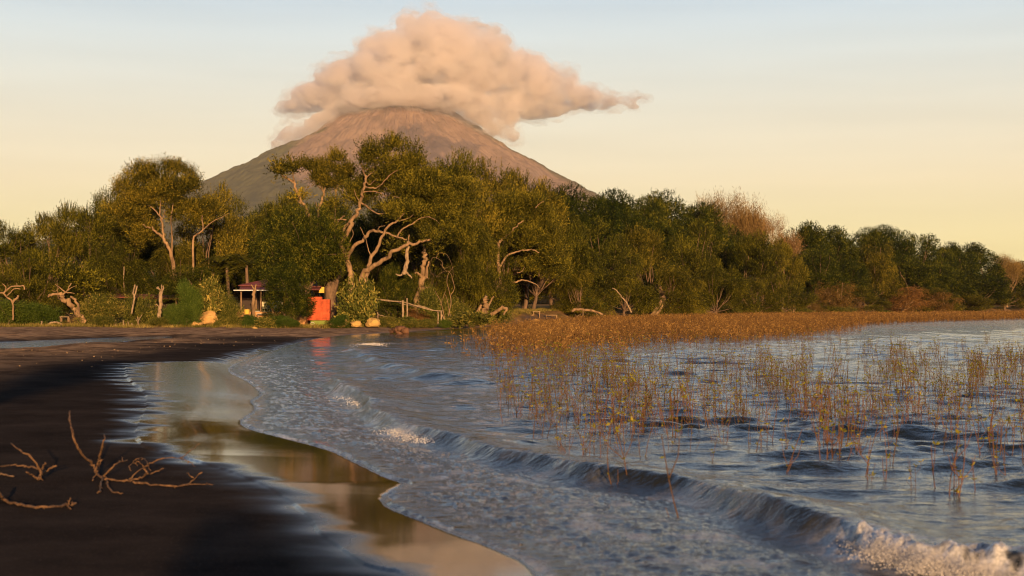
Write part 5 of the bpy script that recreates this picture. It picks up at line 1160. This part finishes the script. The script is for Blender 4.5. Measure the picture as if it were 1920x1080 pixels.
def gather(idx_pts, parts, zscale, r_, wide=1.0):
    Vs, Fs, Ts, n0 = [], [], [], 0
    for (x, y) in idx_pts:
        V, F, T_ = parts[int(r_.integers(len(parts)))]; a = r_.uniform(0, 6.28); sc = r_.uniform(.6, 1.2); c_, s_ = math.cos(a), math.sin(a)
        W_ = V * sc * [wide, wide, zscale]; W_ = np.column_stack([W_[:, 0] * c_ - W_[:, 1] * s_ + x, W_[:, 0] * s_ + W_[:, 1] * c_ + y, W_[:, 2]])
        Vs.append(W_); Fs.append(F + n0); Ts.append(T_); n0 += len(V)
    return np.concatenate(Vs), np.concatenate(Fs), np.concatenate(Ts)
def raw(me):
    V = np.empty(len(me.vertices) * 3); me.vertices.foreach_get('co', V); F = np.empty(len(me.loops), np.int32); me.loops.foreach_get('vertex_index', F); T_ = np.empty(len(me.vertices)); me.attributes['tint'].data.foreach_get('value', T_); return V.reshape(-1, 3), F.reshape(-1, 4), T_
V, F, T_ = gather(rest, [raw(a) for a, b_ in WP], 1.0, np.random.default_rng(5), 1.0); o = obj('reeds', V, F, REEDM, attrs={'tint': T_}); tag(o, 'mass of thin reddish twiggy plants farther out in the shallows', kind='stuff')
V, F, T_ = gather(rest, [raw(b_) for a, b_ in WP], 1.0, np.random.default_rng(5), 1.0); o2_ = obj('leaves', V, F, REEDL, parent=o, attrs={'tint': T_})
# the golden bed
bed = [tuple(G(px, py)[:2]) for px, py in [(826,668),(860,684),(905,688),(960,690),(1010,690),(1060,684),(1110,676),(1180,666),(1260,655),(1340,650),(1430,645),(1530,640),(1580,634),(1618,622),(1640,612),(1760,605),(1920,600.5),(2100,597),(2100,588.5),(1920,588.5),(1700,590.5),(1500,592),(1300,595.5),(1200,599),(1100,603.5),(1000,610),(930,617),(880,630),(850,648)]]
nb = 44000; pts = []
r6 = np.random.default_rng(9)
B_ = np.array(bed)
while len(pts) < nb:
    yy = r6.uniform(math.log(33), math.log(330), 60000); y = np.exp(yy); x = r6.uniform(-6, 150, 60000); k = (r6.random(60000) < (60 / y) ** 0.15) & inside(x, y, bed); pts += list(zip(x[k], y[k]))
pts = np.array(pts[:nb]); ed = sdist(pts[:, 0], pts[:, 1], B_.tolist() + [bed[0]], [])
pts = pts[r6.random(len(pts)) < sstep(-0.1, 3.2, ed + 1.6 * noise(pts[:, 0] * .5, pts[:, 1] * .35)) * (0.35 + 0.65 * sstep(-0.45, 0.2, fbm(pts[:, 0] * .22, pts[:, 1] * .12)))]
n_ = len(pts); D_ = pts[:, 1]; wdt = np.clip(D_ / 6000, 0.006, 0.035); hgt = r6.uniform(.45, .85, n_) * (1 + .2 * noise(pts[:, 0] * .3, pts[:, 1] * .2))
g_ = MB(); c_ = np.column_stack([pts, np.full(n_, -.08)]); dr = r6.normal(size=(n_, 3)) * [.16, .16, 0] + [0, 0, 1]
tn = np.clip(.40 + .3 * noise(pts[:, 0] * .25, pts[:, 1] * .12) + .2 * r6.normal(size=n_), 0, 1)
for k in range(2): g_.leaves(c_ + r6.normal(size=c_.shape) * [.05, .05, 0], dr + r6.normal(size=dr.shape) * [.12, .12, 0], hgt + .08, wdt, tn * .8, up=np.array([0, -1.0, 0]))
for k in range(4):
    f_ = r6.uniform(.35, 1.0, n_)[:, None]; g_.leaves(c_ + dr * f_ * hgt[:, None], r6.normal(size=(n_, 3)) * [1, .6, .5] + [0, 0, .6], r6.uniform(.05, .13, n_) * (1 + D_ / 300), .03 * (1 + D_ / 200), np.clip(tn + .18 + .15 * r6.normal(size=n_), 0, 1))
tag(g_.build('reed_bed', BEDM), 'dense golden orange reed bed in the shallow water', kind='stuff')

# ================================================================ foam thrown up by the breaker
FOAM = bpy.data.materials.new("white_foam"); FOAM.use_nodes = True; fb = FOAM.node_tree.nodes['Principled BSDF']; fb.inputs['Base Color'].default_value = (0.66, 0.62, 0.59, 1); fb.inputs['Roughness'].default_value = 0.25
fb.inputs['Subsurface Weight'].default_value = 0.0
I1, F1 = ico(1)
def foam_patch(pts, n, r_, spread, height, size):
    """lumps and droplets strewn along a stretch of the crest"""
    L_ = np.array([G(a, b_, 0.05) for a, b_ in pts]); Vs, Fs = [], []
    npl = max(10, int(n / 1600)); pt = np.sort(r_.uniform(0, len(L_) - 1, npl)); pr = r_.uniform(.35, 1.3, npl); w_ = pr ** 2 / (pr ** 2).sum()
    for i in range(n):
        j = r_.choice(npl, p=w_); t = min(max(pt[j] + r_.normal() * .16, 0), len(L_) - 1.001); k = int(t); p = L_[k] + (L_[k + 1] - L_[k]) * (t - k)
        h = abs(r_.normal()) * height * pr[j]; d = r_.normal(size=2) * spread * pr[j] * (0.35 + .65 * math.exp(-h / height))
        s_ = size * r_.uniform(.3, 1) * math.exp(-h / (height * 2.2)); V = I1 * s_ * r_.uniform(.6, 1.3, 3) + p + [d[0], d[1], h - 0.02]
        Vs.append(V); Fs.append(F1 + i * len(I1))
    return np.concatenate(Vs), np.concatenate(Fs)
for k_, (pts_, n_, sp_, h_, sz_, lab) in enumerate([
 ([(1560,1012),(1610,1022),(1650,1036),(1700,1050),(1760,1066),(1830,1078),(1900,1092),(1980,1105)], 30000, .08, .050, .0048, 'burst of white foam where the nearest wave breaks at the lower right corner'),
 ([(738,806),(752,812),(768,820),(785,824),(798,827)], 1100, .15, .034, .0065, 'white foam burst on the middle of the breaking wave'),
 ([(640,742),(655,748),(672,752),(690,758)], 700, .18, .026, .007, 'sparkling foam at the far end of the breaking wave'),
 ([(676,648),(700,644),(720,646),(660,652)], 1200, .30, .03, .014, 'small foam patch of a far wavelet near the reeds')]):
    V, F = foam_patch(pts_, n_, np.random.default_rng(300 + k_), sp_, h_, sz_); tag(obj('foam', V, F, FOAM, smooth=True), lab, kind='stuff')

# ================================================================ trees behind the viewpoint whose shadows fall on the sand
def shadow_tree(x, y, h, hw, label, kind='dense', i=0):
    td, cd = PROTO[kind, i]; zb = gz(x, y); e = empty('shore_tree', (x, y, zb), 1.0, (hw / 4.9, hw / 4.9, h / 9.6)); tag(e, label, 'tree', 'trees behind the beach viewpoint')
    for nm, dd in (('trunk', td), ('crown', cd)): o = bpy.data.objects.new(nm, dd); C.collection.objects.link(o); o.parent = e

shadow_tree(2.2, -8.0, 3.0, 1.2, 'leafy shore bush close behind the viewpoint', 'bushy', 1)
e_ = empty('shore_tree', (-4.7, -8, gz(-4.7, -8))); tag(e_, 'slender leaning shore tree standing behind the viewpoint at the beach top', 'tree', 'trees behind the beach viewpoint')
r9 = np.random.default_rng(4); t_ = MB(); t_.tube(wiggle(np.array([-.2, 0, -.4]), np.array([3.0, 0, 4.4]), 8, .04, r9), np.linspace(.42, .26, 8), 9); t_.build('trunk', BARK, e_, True)
c_ = MB(); crown(c_, [(3.1, 0, 4.5, .6, .7, .45), (3.5, .2, 4.8, .5, .5, .35), (2.7, 0, 4.1, .5, .5, .4)], 500, 7, .14, 'up', r9, gap=-.5); c_.build('crown', OLIVE, e_)
